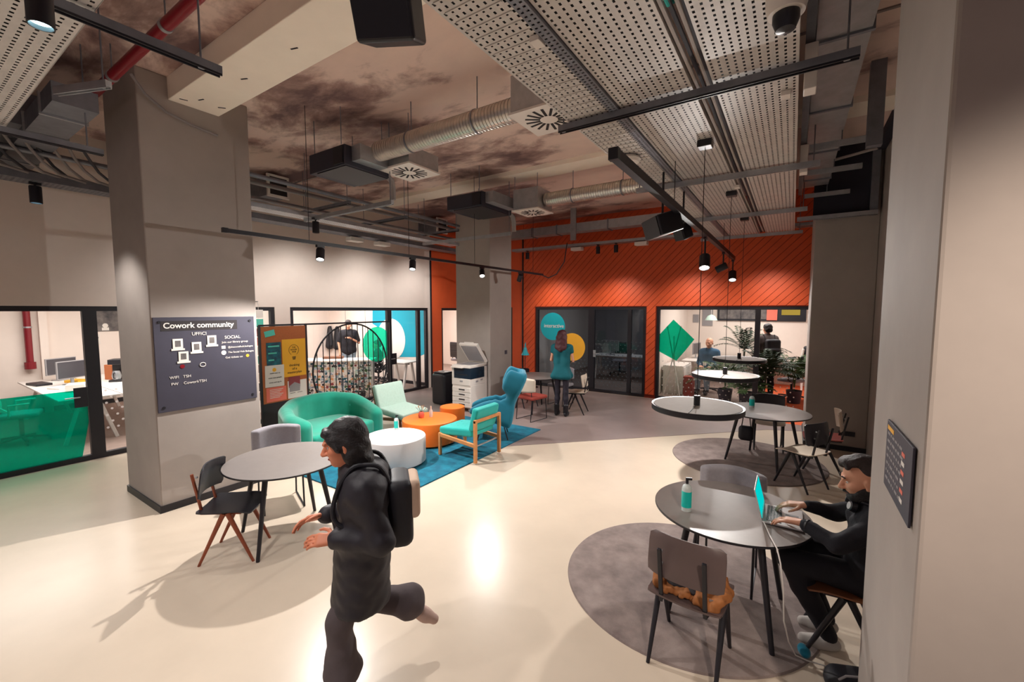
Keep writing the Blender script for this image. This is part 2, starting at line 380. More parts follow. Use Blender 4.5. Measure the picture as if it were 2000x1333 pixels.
# ------------------------------------------------------------------ implicit surfaces (bodies, cushions)
def sdf_mesh(prims, res):
    lo = np.array([1e9] * 3); hi = -lo
    bbs = []
    for p in prims:
        if p[0] == 'c':
            a, b = np.array(p[1], float), np.array(p[2], float); r = max(p[3], p[4])
            l, h = np.minimum(a, b) - r, np.maximum(a, b) + r
        elif p[0] in ('e', 'b'):
            r = np.array(p[2], float); R = p[3]
            if R is not None: ext = np.abs(np.array(R)) @ r
            else: ext = r
            l, h = np.array(p[1]) - ext, np.array(p[1]) + ext
        m = p[5] + 3 * res if p[0] == 'c' else p[4] + 3 * res
        bbs.append((l - m, h + m)); lo = np.minimum(lo, l - m); hi = np.maximum(hi, h + m)
    dims = np.ceil((hi - lo) / res).astype(int) + 2
    D = np.full(dims, .5, np.float32)
    ax = [lo[i] + res * np.arange(dims[i]) for i in range(3)]
    for p, (l, h) in zip(prims, bbs):
        i0 = np.maximum(0, np.floor((l - lo) / res).astype(int)); i1 = np.minimum(dims, np.ceil((h - lo) / res).astype(int) + 1)
        sl = tuple(slice(i0[i], i1[i]) for i in range(3))
        X = ax[0][sl[0]][:, None, None]; Y = ax[1][sl[1]][None, :, None]; Z = ax[2][sl[2]][None, None, :]
        if p[0] == 'c':
            a, b = np.array(p[1], float), np.array(p[2], float); ba = b - a; L2 = max(ba @ ba, 1e-9)
            px, py, pz = X - a[0], Y - a[1], Z - a[2]
            t = np.clip((px * ba[0] + py * ba[1] + pz * ba[2]) / L2, 0, 1)
            d = np.sqrt((px - t * ba[0]) ** 2 + (py - t * ba[1]) ** 2 + (pz - t * ba[2]) ** 2) - (p[3] + (p[4] - p[3]) * t)
            k = p[5]
        else:
            c = np.array(p[1], float); r = np.array(p[2], float); px, py, pz = X - c[0], Y - c[1], Z - c[2]
            if p[3] is not None:
                R = np.array(p[3]); px, py, pz = [R[0, i] * px + R[1, i] * py + R[2, i] * pz for i in range(3)]
            k = p[4]
            if p[0] == 'e':
                k0 = np.sqrt((px / r[0]) ** 2 + (py / r[1]) ** 2 + (pz / r[2]) ** 2)
                k1 = np.sqrt((px / r[0] ** 2) ** 2 + (py / r[1] ** 2) ** 2 + (pz / r[2] ** 2) ** 2) + 1e-9
                d = k0 * (k0 - 1) / k1
            else:
                ro = p[5]
                qx, qy, qz = np.abs(px) - r[0] + ro, np.abs(py) - r[1] + ro, np.abs(pz) - r[2] + ro
                d = np.sqrt(np.maximum(qx, 0) ** 2 + np.maximum(qy, 0) ** 2 + np.maximum(qz, 0) ** 2) + np.minimum(np.maximum(np.maximum(qx, qy), qz), 0) - ro
        cur = D[sl]; neg = len(p) > 6 and p[6] == '-'
        if neg:
            d = -d; hh = np.clip(.5 - .5 * (cur - d) / k, 0, 1); D[sl] = cur * (1 - hh) + d * hh + k * hh * (1 - hh)
        elif k > 1e-6:
            hh = np.clip(.5 + .5 * (cur - d) / k, 0, 1); D[sl] = cur * (1 - hh) + d * hh - k * hh * (1 - hh)
        else: D[sl] = np.minimum(cur, d)
    # surface nets
    I = D < 0; n = np.array(D.shape) - 1
    corners = [(i, j, k) for i in (0, 1) for j in (0, 1) for k in (0, 1)]
    cnt = sum(I[c[0]:n[0] + c[0], c[1]:n[1] + c[1], c[2]:n[2] + c[2]].astype(np.int8) for c in corners)
    cells = np.argwhere((cnt > 0) & (cnt < 8)); idx = -np.ones(tuple(n), np.int64)
    idx[cells[:, 0], cells[:, 1], cells[:, 2]] = np.arange(len(cells))
    acc = np.zeros((len(cells), 3)); num = np.zeros(len(cells))
    for a in range(8):
        for b in range(a + 1, 8):
            ca, cb = np.array(corners[a]), np.array(corners[b])
            if np.abs(ca - cb).sum() != 1: continue
            va = D[tuple((cells + ca).T)]; vb = D[tuple((cells + cb).T)]; cr = (va < 0) != (vb < 0)
            t = np.where(cr, va / np.where(cr, va - vb, 1), 0)
            acc += np.where(cr[:, None], ca + (cb - ca) * t[:, None], 0); num += cr
    V = (cells + acc / num[:, None]) * res + lo
    faces = []
    for axis in range(3):
        sl0 = [slice(1, n[i]) for i in range(3)]; sl0[axis] = slice(0, n[axis]); sl1 = list(sl0); sl1[axis] = slice(1, n[axis] + 1)
        A = I[tuple(sl0)]; B = I[tuple(sl1)]
        e = np.argwhere(A != B)
        if not len(e): continue
        off = np.array([1, 1, 1]); off[axis] = 0; e2 = e + off
        u, v = [i for i in range(3) if i != axis]
        du = np.zeros(3, int); dv = np.zeros(3, int); du[u] = 1; dv[v] = 1
        q = np.stack([idx[tuple((e2 - du - dv).T)], idx[tuple((e2 - dv).T)], idx[tuple(e2.T)], idx[tuple((e2 - du).T)]], 1)
        fl = A[tuple(e.T)] ^ (axis == 1)
        q[~fl] = q[~fl][:, ::-1]; faces.append(q)
    return V, np.concatenate(faces)
def blob(name, prims, m, parent=None, res=.01, world=True, noise=0., nscale=20.):
    V, Fc = sdf_mesh(prims, res)
    if noise:
        V = V + noise * np.stack([np.sin(V[:, 1] * nscale + 1.3 * np.sin(V[:, 2] * nscale)), np.sin(V[:, 2] * nscale * 1.1 + np.sin(V[:, 0] * nscale)), np.sin(V[:, 0] * nscale * .9 + np.sin(V[:, 1] * nscale * 1.3))], 1)
    if world and parent is not None: V = V - np.array(parent_loc(parent))
    me = bpy.data.meshes.new(name); me.from_pydata(V.tolist(), [], Fc.tolist()); me.update()
    me.polygons.foreach_set('use_smooth', [True] * len(me.polygons))
    me.materials.append(M[m] if isinstance(m, str) else m)
    o = bpy.data.objects.new(name, me); C.objects.link(o)
    if parent is not None: o.parent = parent
    return o
def cap(a, b, ra, rb=None, k=.02): return ('c', tuple(a), tuple(b), ra, ra if rb is None else rb, k)
def ell(c, r, R=None, k=.02): return ('e', tuple(c), tuple(r), None if R is None else np.array(R), k)
def rbox(c, h, ro, R=None, k=.01, op='+'): return ('b', tuple(c), tuple(h), None if R is None else np.array(R), k, ro, op)
def rotz(a): return Matrix.Rotation(a, 3, 'Z')
# ================================================================== ROOM SHELL
ZC = 4.55
def sbox(name, m, *b, parent=None, bevel=0., label=None):
    o = MB().bx(*b).build(name, m, parent, bevel=bevel)
    if parent is None: struct(o)
    return o
struct(MB().bx(-8.3, 4, -3.5, 10.4, -.12, 0).build('floor', 'floor'))
# grey concrete part of the floor, its border runs diagonally
gp = [(-.3, 8.78), (-4.05, 5.07), (-5.15, 6.15), (-8.26, 6.4), (-8.26, 10.36), (.95, 10.36), (.95, 9.3)]
struct(MB().prism(gp, (0, 0, .0), (1, 0, 0), (0, 1, 0), (0, 0, 1), .004).build('floor_zone', 'floor_grey'))
sbox('ceiling', 'ceiling', -8.4, 4, -3.5, 10.5, ZC, ZC + .2)
# concrete joints of the ceiling
for i, (x0, x1, y0, y1) in enumerate([(-8.2, 4, 4.62, 4.65), (-8.2, 4, 2.5, 2.515), (-1.95, -1.93, 2.4, 10.4)]):
    sbox('trim_%d' % (i + 1), 'floor_grey', x0, x1, y0, y1, ZC - .012, ZC)
sbox('trim_4', 'beam', -8.2, 4, 6.3, 6.75, ZC - .07, ZC)
# left wall: white above the glass fronts, orange past the black trim
wl = thing('wall_left', 'white wall above the office glass fronts', 'wall', (-8.3, 4, 0)); struct(wl)
def wl_part(y0, y1, z0, z1, m, nm): MB().bx(-8.42, -8.3, y0, y1, z0, z1).build(nm, m, wl, world=True)
wl_part(-3.5, 8.55, 2.2, ZC, 'white', 'upper_wall'); wl_part(4.33, 4.63, 0, 2.2, 'white', 'pier'); wl_part(8.45, 8.55, 0, 2.2, 'white', 'pier')
wl_part(8.55, 10.4, 2.2, ZC, 'orange', 'orange_upper_wall'); wl_part(8.55, 8.98, 0, 2.2, 'orange', 'orange_pier'); wl_part(10.1, 10.4, 0, 2.2, 'orange', 'orange_pier')
sbox('trim_5', 'black', -8.3, -8.27, 8.53, 8.57, 0, 3.75)
sbox('baseboard_left', 'black', -8.3, -8.28, 8.57, 8.98, 0, .09)
# back wall: a core, with diagonal orange planks nailed on
wb = thing('wall_back', 'orange wall clad with diagonal planks', 'wall', (-3, 10.45, 0)); struct(wb)
OPEN = [(-8.1, -6.83), (-6.05, -2.96), (-2.71, 1.0)]
ZT = 2.22
for a, b, m in [(-8.3, -6.46, 'orange'), (-6.46, 1.0, 'orange_dark')]:
    MB().bx(a, b, 10.4, 10.52, ZT, ZC).build('upper_wall', m, wb, world=True)
for a, b, m in [(-8.3, -8.1, 'orange'), (-6.83, -6.46, 'orange'), (-6.46, -6.05, 'orange_dark'), (-2.96, -2.71, 'orange_dark')]:
    MB().bx(a, b, 10.4, 10.52, 0, ZT).build('pier', m, wb, world=True)
def clip(poly, ax, lim, keep_less):
    out = []
    for i in range(len(poly)):
        p, q = poly[i], poly[(i + 1) % len(poly)]
        ip = (p[ax] <= lim) if keep_less else (p[ax] >= lim); iq = (q[ax] <= lim) if keep_less else (q[ax] >= lim)
        if ip: out.append(p)
        if ip != iq:
            t = (lim - p[ax]) / (q[ax] - p[ax]); out.append((p[0] + (q[0] - p[0]) * t, p[1] + (q[1] - p[1]) * t))
    return out
RECTS = [(-6.44, 1.0, ZT + .02, ZC), (-6.44, -6.07, .09, ZT + .02), (-2.94, -2.73, .09, ZT + .02)]
st = .165
for i in range(-45, 60):
    u0 = -6.44 + i * st; g = .006
    # strip leaning to the right: x = u + z*0.98
    band = [(u0 + g, 0), (u0 + st - g, 0), (u0 + st - g + ZC * .98, ZC), (u0 + g + ZC * .98, ZC)]
    mb = MB()
    for x0, x1, z0, z1 in RECTS:
        p = band
        for ax, lim, kl in ((0, x0, False), (0, x1, True), (1, z0, False), (1, z1, True)):
            p = clip(p, ax, lim, kl) if p else p
        if len(p) > 2: mb.prism(p, (0, 10.4, 0), (1, 0, 0), (0, 0, 1), (0, -1, 0), .016)
    if mb.v: mb.build('plank', 'orange_plank', wb, world=True)
sbox('trim_6', 'black', -6.475, -6.445, 10.36, 10.4, 0, 4.2)
sbox('baseboard_back', 'black', -6.44, -6.05, 10.37, 10.385, 0, .09)
sbox('wall_right', 'plaster', 1.0, 1.12, 2.6, 10.5, 0, ZC)
# ------------------------------------------------------------------ pillars
def pillar(x0, x1, y0, y1, label, base_sides='yx'):
    p = thing('pillar', label, 'pillar', ((x0 + x1) / 2, (y0 + y1) / 2, 0)); p['kind'] = 'structure'
    MB().bx(x0, x1, y0, y1, 0, ZC).build('shaft', 'plaster', p, bevel=.012, world=True)
    b = MB(); t = .014
    b.bx(x0 - t, x1 + t, y0 - t, y1 + t, 0, .075).build('skirting', 'black', p, world=True)
    return p
pillar(-6.5, -5.49, 1.6, 2.64, 'wide grey plaster pillar carrying the dark community board')
pillar(-6.45, -5.49, 7.47, 8.32, 'grey plaster pillar behind the photocopier')
p3_ = pillar(.37, 1.45, 1.83, 2.8, 'near grey plaster pillar at the right edge of the picture')
pillar(.235, .999, 8.1, 9.3, 'dark grey pillar beside the far round table')
# cream beam under the ceiling
bm_ = thing('ceiling_beam', 'cream boxed beam running from the wide pillar across the ceiling', 'beam', (-1, 2.08, 4.3)); struct(bm_)
MB().bx(-5.49, 4, 1.86, 2.33, 4.32, ZC).build('beam_body', 'beam', bm_, world=True, bevel=.006)
for x, y, a in [(-5.2, 2.05, .3), (-5.22, 2.25, .9), (-4.4, 2.1, .4), (-3.55, 2.1, .3), (-5.35, 1.95, 1.2)]:
    MB().box((x, y, 4.319), (.07, .012, .006), rotz(a)).build('slot', 'ink', bm_, world=True)

# ------------------------------------------------------------------ glass fronts
def front(name, fixed, axis, a, b, ztop, mulls, panes, label, depth=.08, fw=.07):
    """glazed front in the plane X=fixed (axis 'y') or Y=fixed (axis 'x')"""
    loc = (fixed, (a + b) / 2, 0) if axis == 'y' else ((a + b) / 2, fixed, 0)
    r = thing(name, label, 'glass front', loc); struct(r)
    def bar(s0, s1, z0, z1, nm='frame_bar', m='black', d=depth, off=0):
        if axis == 'y': MB().bx(fixed - d / 2 + off, fixed + d / 2 + off, s0, s1, z0, z1).build(nm, m, r, world=True)
        else: MB().bx(s0, s1, fixed - d / 2 + off, fixed + d / 2 + off, z0, z1).build(nm, m, r, world=True)
    bar(a, b, ztop - fw, ztop); bar(a, b, 0, .07); bar(a, a + fw, .07, ztop - fw); bar(b - fw, b, .07, ztop - fw)
    for c, ww in mulls: bar(c - ww / 2, c + ww / 2, .07, ztop - fw, 'mullion')
    edges = [a + fw] + [e for c, ww in mulls for e in (c - ww / 2, c + ww / 2)] + [b - fw]
    for i in range(0, len(edges), 2):
        if i // 2 in panes: bar(edges[i], edges[i + 1], .07, ztop - fw, 'pane', panes[i // 2], .006)
    return r
w1 = front('window_1', -8.36, 'y', -2.6, 4.33, 2.2, [(-.9, .1), (1.75, .15), (3.1, .08)], {0: 'gpane', 1: 'gpane', 2: 'gpane', 3: 'gpane'}, 'glass front of the office left of the wide pillar')
w2 = front('window_2', -8.36, 'y', 4.63, 8.45, 2.2, [(7.13, .13), (8.12, .1)], {0: 'gpane', 1: 'gpane', 2: 'gpane'}, 'glass front of the office with the turquoise mural')
w3 = front('window_3', -8.36, 'y', 8.98, 10.1, 2.2, [], {0: 'gpane'}, 'narrow glass front in the orange corner')
w4 = front('window_4', 10.46, 'x', -8.1, -6.83, ZT, [], {0: 'gpane'}, 'narrow glass front behind the rear pillar')
w5 = front('window_5', 10.46, 'x', -6.05, -2.96, ZT, [(-4.38, .17), (-3.37, .09)], {0: 'gdark', 1: 'gdark', 2: 'gdark'}, 'dark glass front of the unlit meeting room')
w6 = front('window_6', 10.46, 'x', -2.71, 1.0, ZT, [(-.61, .1)], {0: 'gpane'}, 'glass front of the office with the plants')
# films and discs stuck on the panes
def film(parent, nm, m, poly, fixed, axis, t=.003):
    if axis == 'y': return MB().prism(poly, (fixed, 0, 0), (0, 1, 0), (0, 0, 1), (1, 0, 0), t).build(nm, m, parent, world=True)
    return MB().prism(poly, (0, fixed, 0), (1, 0, 0), (0, 0, 1), (0, -1, 0), t).build(nm, m, parent, world=True)
film(w1, 'tinted_film', 'film_teal', [(-.85, .07), (1.58, .07), (1.67, .55), (1.67, 1.02), (-.85, 1.02)], -8.350, 'y')
def circ(cx, cz, r, n=40): return [(cx + r * math.cos(2 * PI * i / n), cz + r * math.sin(2 * PI * i / n)) for i in range(n)]
film(w2, 'round_film', 'film_mint', [p for p in circ(6.76, 1.32, .42) if p[0] < 7.06], -8.350, 'y')
film(w5, 'blue_disc', 'film_blue', circ(-5.53, 1.69, .38), 10.448, 'x')
film(w5, 'yellow_disc', 'film_yellow', circ(-4.93, 1.145, .375), 10.444, 'x')
film(w6, 'tinted_film', 'film_green', [(-2.64, 1.56), (-2.33, 1.92), (-1.86, 1.47), (-2.05, 1.2), (-2.24, .95), (-2.64, 1.15)], 10.448, 'x')
text('lettering', 'interactive', 'film_white', .145, (-5.8 + 3, 10.44 - 10.45, 1.66), (1, 0, 0), (0, 0, 1), wb)
def dots(parent, m, fixed, axis, a, b, z0, z1, st, r):
    mb = MB(); k = 0
    z = z0
    while z < z1:
        s = a + (st / 2 if k % 2 else 0)
        while s < b:
            if axis == 'y': mb.disc((fixed, s, z), (0, 1, 0), (0, 0, 1), r, 8)
            else: mb.disc((s, fixed, z), (1, 0, 0), (0, 0, 1), r, 8)
            s += st
        z += st * .8; k += 1
    mb.build('dot_film', m, parent, world=True, kind='stuff')
dots(w1, 'film_dot', -8.350, 'y', 1.87, 4.2, .42, 1.0, .115, .017)
dots(w2, 'film_dot', -8.350, 'y', 4.8, 7.05, .12, .98, .115, .014)
dots(w5, 'film_black', 10.447, 'x', -4.25, -3.05, .2, 1.35, .11, .013)
dots(w5, 'film_black', 10.447, 'x', -4.95, -4.5, .2, .9, .11, .013)
dots(w6, 'film_dot', 10.447, 'x', -2.55, .1, .15, .95, .12, .014)
# door hardware
for wdw, y in ((w1, 1.6), (w2, 7.25)):
    MB().bx(-8.318, -8.3, y - .07, y + .07, .78, 1.06).build('lock_plate', 'black', wdw, world=True, bevel=.004)
    MB().tube([(-8.3, y - .02, .93), (-8.255, y - .02, .93), (-8.25, y - .05, .93), (-8.25, y - .17, .93)], .009).build('lever_handle', 'galv', wdw, world=True, smooth=True)
hd = MB().tube([(-4.27, 10.41, 1.02), (-4.27, 10.36, 1.02), (-4.12, 10.355, 1.02)], .01); hd.bx(-4.31, -4.24, 10.40, 10.42, .92, 1.1)
hd.build('lever_handle', 'galv', w5, world=True)
# ================================================================== CEILING EQUIPMENT
def perforated(x0, x1, y0, y1, z, cx, cy, hx, hy):
    """steel sheet with real slots; cells cx by cy"""
    nx, ny = max(1, round((x1 - x0) / cx)), max(1, round((y1 - y0) / cy)); cx, cy = (x1 - x0) / nx, (y1 - y0) / ny
    mb = MB()
    for i in range(nx):
        for j in range(ny):
            a, b = x0 + i * cx, y0 + j * cy
            o = [(a, b), (a + cx, b), (a + cx, b + cy), (a, b + cy)]
            mx, my = a + cx / 2, b + cy / 2
            q = [(mx - hx, my - hy), (mx + hx, my - hy), (mx + hx, my + hy), (mx - hx, my + hy)]
            mb.add([(*p, z) for p in o + q], [(k, (k + 1) % 4, 4 + (k + 1) % 4, 4 + k) for k in range(4)])
    return mb
def cable_tray(label, x0, x1, y0, y1, z, along, group, lip=.07, cell=.042, ribs=False, cables=5, m='tray', holed_lip=False):
    t = thing('cable_tray', label, 'cable tray', ((x0 + x1) / 2, (y0 + y1) / 2, z), group=group)
    if along == 'y': mb = perforated(x0, x1, y0, y1, z, cell * 1.05, cell, .0065, .0105)
    else: mb = perforated(x0, x1, y0, y1, z, cell, cell * 1.05, .0095, .0085)
    mb.build('perforated_base', m, t, world=True)
    if along == 'y':
        for x in (x0, x1): MB().bx(x - .002, x + .002, y0, y1, z, z + lip).build('side_rail', m, t, world=True)
        if ribs:
            rb = MB(); y = y0 + .05
            while y < y1: rb.bx(x0 + .03, x1 - .03, y, y + .008, z - .006, z); y += .084
            rb.build('pressed_rib', m, t, world=True, kind='stuff')
        MB().bx(x0 + .006, x1 - .006, y0, y1, z + .05, z + .056).build('hole_shade_sheet', 'black', t, world=True)  # black sheet added to stand for the shade behind the holes
    else:
        for y in (y0, y1): MB().bx(x0, x1, y - .002, y + .002, z, z + lip).build('side_rail', m, t, world=True)
        MB().bx(x0, x1, y0 + .006, y1 - .006, z + .05, z + .056).build('hole_shade_sheet', 'black', t, world=True)  # same added sheet, keeps the holes evenly dark like shade
    return t
G = 'parallel cable trays over the right tables'
cable_tray('ribbed perforated cable tray, leftmost of the three running over the round tables', -1.56, -1.21, -1.2, 9.9, 3.65, 'y', G, ribs=True)
cable_tray('wide perforated cable tray in the middle of the three, holding the disc lamp canopies', -1.13, -.63, -1.2, 9.9, 3.65, 'y', G)
cable_tray('wide perforated cable tray, rightmost of the three, beside the rectangular duct', -.50, -.03, -1.2, 9.9, 3.65, 'y', G)
cable_tray('perforated cable tray running across the top left corner of the picture', -9.5 + 1.3, -2.6, -.55, .745, 3.68, 'x', G, cable_tray and .08, .05, cables=4)
# narrow black slotted channels between the trays
def slot_channel(label, x0, x1, y0, y1, z, m, lbl_cat='channel'):
    t = thing('slotted_channel', label, 'channel', ((x0 + x1) / 2, (y0 + y1) / 2, z))
    perforated(x0, x1, y0, y1, z, .03, .035, .008, .006).build('slotted_base', m, t, world=True)
    for x in (x0, x1): MB().bx(x - .003, x + .003, y0, y1, z, z + .05).build('side_rail', m, t, world=True)
    MB().bx(x0 + .004, x1 - .004, y0, y1, z + .055, z + .06).build('cover', 'black', t, world=True)
slot_channel('dark slotted channel between the left and the middle tray', -1.205, -1.14, -1.2, 9.8, 3.63, 'galv_dark')
c_ = thing('conduit_bundle', 'dark conduits running in the gap between the middle and right trays', 'conduits', (-.565, 4.3, 3.68))
for k, x in enumerate((-.605, -.575, -.545, -.52)):
    MB().tube([(x + .006 * math.sin(i * 1.7 + k), -1.2 + 11 * i / 10, 3.68 + .01 * math.cos(i + k)) for i in range(11)], .013, 8).build('conduit', 'cable' if k % 2 else 'copper', c_, world=True)
MB().tube([(-1.2 + .62, -1, 3.70), (-.6, 1.5, 3.69), (-.58, 2.3, 3.67), (-.56, 2.36, 3.72)], .012, 8).build('green_conduit', 'tealfab', c_, world=True)
# strut rails carrying the trays
def strut(label, a, b, rods, group='strut rails hung under the cable trays', m='galv_dark', w=.045):
    a, b = Vector(a), Vector(b); t = thing('strut_rail', label, 'rail', (a + b) / 2, group=group)
    r = MB(); r.beam(a, b, w, w); d = (b - a).normalized()
    r.build('channel', m, t, world=True)
    l = MB()
    side = Vector((-d.y, d.x, 0)) * (w / 2 - .006)
    for s in (1, -1): l.beam(a + side * s - Vector((0, 0, w / 2 + .006)), b + side * s - Vector((0, 0, w / 2 + .006)), .008, .012)
    l.build('channel_lip', 'black' if m == 'galv_dark' else m, t, world=True)
    for p in rods:
        q = a + (b - a) * p; MB().cyl(q, (q.x, q.y, ZC), .006, n=6).build('threaded_rod', 'galv_dark', t, world=True)
        MB().cyl(q + Vector((0, 0, -.03)), q + Vector((0, 0, -.022)), .018, n=6).build('nut', 'galv', t, world=True)
strut('nearest strut rail crossing under the right trays', (-1.64, 3.19, 3.61), (.26, 3.19, 3.61), (.02, .97))
strut('second strut rail crossing under the right trays', (-1.66, 5.3, 3.61), (.17, 5.3, 3.61), (.02, .97), m='galv')
strut('third strut rail crossing under the right trays', (-1.66, 7.55, 3.61), (.12, 7.55, 3.61), (.02, .97), m='galv')
strut('farthest strut rail crossing under the right trays', (-1.66, 9.7, 3.61), (.1, 9.7, 3.61), (.02, .97), m='galv')
strut('dark strut rail at the upper left with a long rod near the cream beam', (-3.05, -.8, 3.63), (-3.03, 1.31, 3.63), (.95,))
strut('dark strut rail at the far left just before the wide pillar', (-5.48, -.8, 3.63), (-5.49, 1.33, 3.63), (.95,))
strut('short strut rail beside the red pipe', (-5.0, .95, 3.9), (-4.5, 1.15, 3.9), (.9,), m='galv')
# perforated strips over the white wall
cable_tray('long narrow cable tray along the white wall, above the glass fronts', -7.75, -7.45, -2, 9.6, 3.66, 'y', 'wall side trays', lip=.09, cell=.045, cables=3, m='galv_dark')
cable_tray('second narrow cable tray nearer the wide pillar, above the black light track', -6.45, -6.2, 2.75, 7.3, 3.56, 'y', 'wall side trays', lip=.06, cell=.045, cables=2, m='galv')
cable_tray('narrow cable tray across the top of the plank wall', -6.42, .9, 9.75, 10.0, 3.72, 'x', 'wall side trays', lip=.06, cell=.05, cables=2, m='galv')
strut('strut rail below the first fan coil, carrying white pipes', (-6.4, 3.86, 3.55), (-4.4, 3.86, 3.55), (.02, .98), 'strut rails below the fan coils', 'galv')
strut('strut rail below the second fan coil, by the rear pillar', (-6.6, 6.6, 3.55), (-4.36, 6.6, 3.55), (.02, .98), 'strut rails below the fan coils', 'galv')
for i, (x, z, y0, y1, r_) in enumerate([(-6.2, 3.98, 2.75, 7.3, .03), (-6.9, 4.08, 2.75, 9.6, .035), (-7.2, 3.92, -2, 9.6, .03), (-6.75, 3.8, 2.75, 9.0, .02)]):
    t = MB().tube([(x, y0, z), (x, (y0 + y1) / 2, z), (x, y1, z)], r_, 10).build('service_pipe', 'cablegrey' if i % 2 else 'galv_dark', smooth=True)
    tag(t, ['grey service pipe nearest the light track', 'thick grey service pipe high along the white wall', 'dark service pipe running close to the white wall', 'thin grey service pipe between the trays'][i] + ', left of the rear pillar', 'pipe')
for i, (x0, x1, y) in enumerate([(-7.3, -5.95, 4.35), (-7.3, -6.0, 5.6), (-7.3, -6.05, 7.1)]):
    strut(['first', 'middle', 'last'][i] + ' short cross rail between the pipes along the white wall', (x0, y, 3.86), (x1, y, 3.86), (.05, .95), 'cross rails between wall pipes')
for i, (y, z) in enumerate([(4.12, 4.3), (8.3, 4.3)]):
    t = thing('duct_end_frame', ['square duct opening with white frame just right of the wide pillar', 'square duct opening with white frame left of the rear pillar'][i], 'duct', (-7.9, y, z), group='square duct ends')
    MB().bx(-8.29, -7.62, y - .16, y + .16, z - .16, z + .16).build('duct_body', 'galv_dark', t, world=True)
    for a, b, c, d in ((-.19, .19, .15, .19), (-.19, .19, -.19, -.15), (-.19, -.15, -.15, .15), (.15, .19, -.15, .15)):
        MB().bx(-7.64, -7.60, y + a, y + b, z + c, z + d).build('frame_bar', 'whiteplastic', t, world=True)
    MB().bx(-7.615, -7.605, y - .15, y + .15, z - .15, z + .15).build('grille', 'ink', t, world=True)
# red sprinkler pipe
rp = thing('red_pipe', 'red sprinkler pipe crossing the ceiling at the upper left', 'pipe', (-4, 1.42, 4.25))
MB().cyl((-7.4, 1.37, 4.27), (3.5, 1.37, 4.27), .042, n=20).build('pipe_run', 'redpipe', rp, smooth=True, world=True)
for x in (-5.25, -4.0):
    MB().cyl((x - .02, 1.37, 4.27), (x + .02, 1.37, 4.27), .048, n=20).build('clamp', 'galv', rp, smooth=True, world=True)
    MB().cyl((x, 1.37, 4.3), (x, 1.37, ZC), .006, n=6).build('hanger_rod', 'galv_dark', rp, world=True)
cw = MB().tube([(-5.42, 1.55, 4.42), (-5.44, 1.66, 4.28), (-5.46, 1.83, 4.18), (-5.47, 2.05, 4.13), (-5.47, 2.3, 4.10)], .014, 8).build('loose_conduit', 'cablegrey', smooth=True)
tag(cw, 'loose grey conduit sagging below the cream beam on the wide pillar', 'conduit')
# dark ducts at the far left, behind the corner tray
for i, b in enumerate([(-8.25, -6.6, -1.5, 1.2, 4.02, 4.35), (-8.25, -5.4, 1.0, 1.3, 3.95, 4.12)]):
    t = thing('sheet_duct', ['large dim sheet metal duct left of the wide pillar', 'flat sheet metal duct running beneath the red pipe at the far left'][i], 'duct', ((b[0] + b[1]) / 2, (b[2] + b[3]) / 2, b[4]))
    MB().bx(*b).build('duct_body', 'galv_dark', t, world=True)
    for k in range(4):
        if i == 0:
            y = b[2] + (b[3] - b[2]) * (k + .4) / 4; MB().bx(b[0], b[1] + .02, y, y + .03, b[4] - .015, b[5] + .015).build('flange', 'galv', t, world=True)
        else:
            x = b[0] + (b[1] - b[0]) * (k + .4) / 4; MB().bx(x, x + .03, b[2] - .015, b[3] + .015, b[4] - .015, b[5] + .015).build('flange', 'galv', t, world=True)
ct = thing('cable_bundle', 'tangle of grey flexible conduits spilling onto the wall tray at far left', 'cables', (-7.5, 1.2, 3.75))
for k in range(16):
    y = -.1 + k * .12; x = -7.6 + .05 * (k % 4)
    MB().tube([(x + .55, y - .2, 3.98 + .02 * (k % 3)), (x + .4, y - .12, 3.93), (x + .22, y, 3.84), (x + .1, y + .15, 3.76), (x, y + .4, 3.735)], .016, 7).build('flexible_conduit', 'cablegrey' if k % 3 else 'cable', ct, smooth=True, world=True)
# fan coil units with spiral duct and swirl diffusers
def fan_coil(label, x0, x1, y0, y1, z0, z1):
    t = thing('fan_coil_unit', label, 'fan coil', ((x0 + x1) / 2, (y0 + y1) / 2, z0), group='black fan coils under the ceiling')
    MB().bx(x0, x1, y0, y1, z0, z1).build('casing', 'casing', t, world=True, bevel=.01)
    MB().bx(x0 + .14, x1 - .01, y0 + .02, y1 - .02, z0 - .012, z0).build('drain_pan', 'black', t, world=True)
    MB().bx(x1 - .2, x1 - .02, y0 - .02, y0, z0 + .02, z1 - .02).build('control_box', 'black', t, world=True)
    MB().bx(x1, x1 + .16, y0 + .1, y1 - .1, z0 + .06, z1).build('duct_collar', 'galv', t, world=True)
    for x, y in ((x0 + .05, y0 + .05), (x1 - .05, y0 - .005), (x0 + .05, y1 - .05)):
        MB().cyl((x, y, z1), (x, y, ZC), .006, n=6).build('hanger_rod', 'galv_dark', t, world=True)
    for k, dy in enumerate((0, .06, .12)):
        MB().tube([(x1 - .06 + .03 * k, y1 - .02 + dy * .2, z0 + .03), (x1 - .02 + .03 * k, y1 + .03, z0 - .03), (x1 + .03 * k, y1 + .03, z0 - .14), (x1 + .03 * k, y1 + .03, 3.6)], .017, 8).build('coil_pipe', 'copper', t, smooth=True, world=True)
    return t
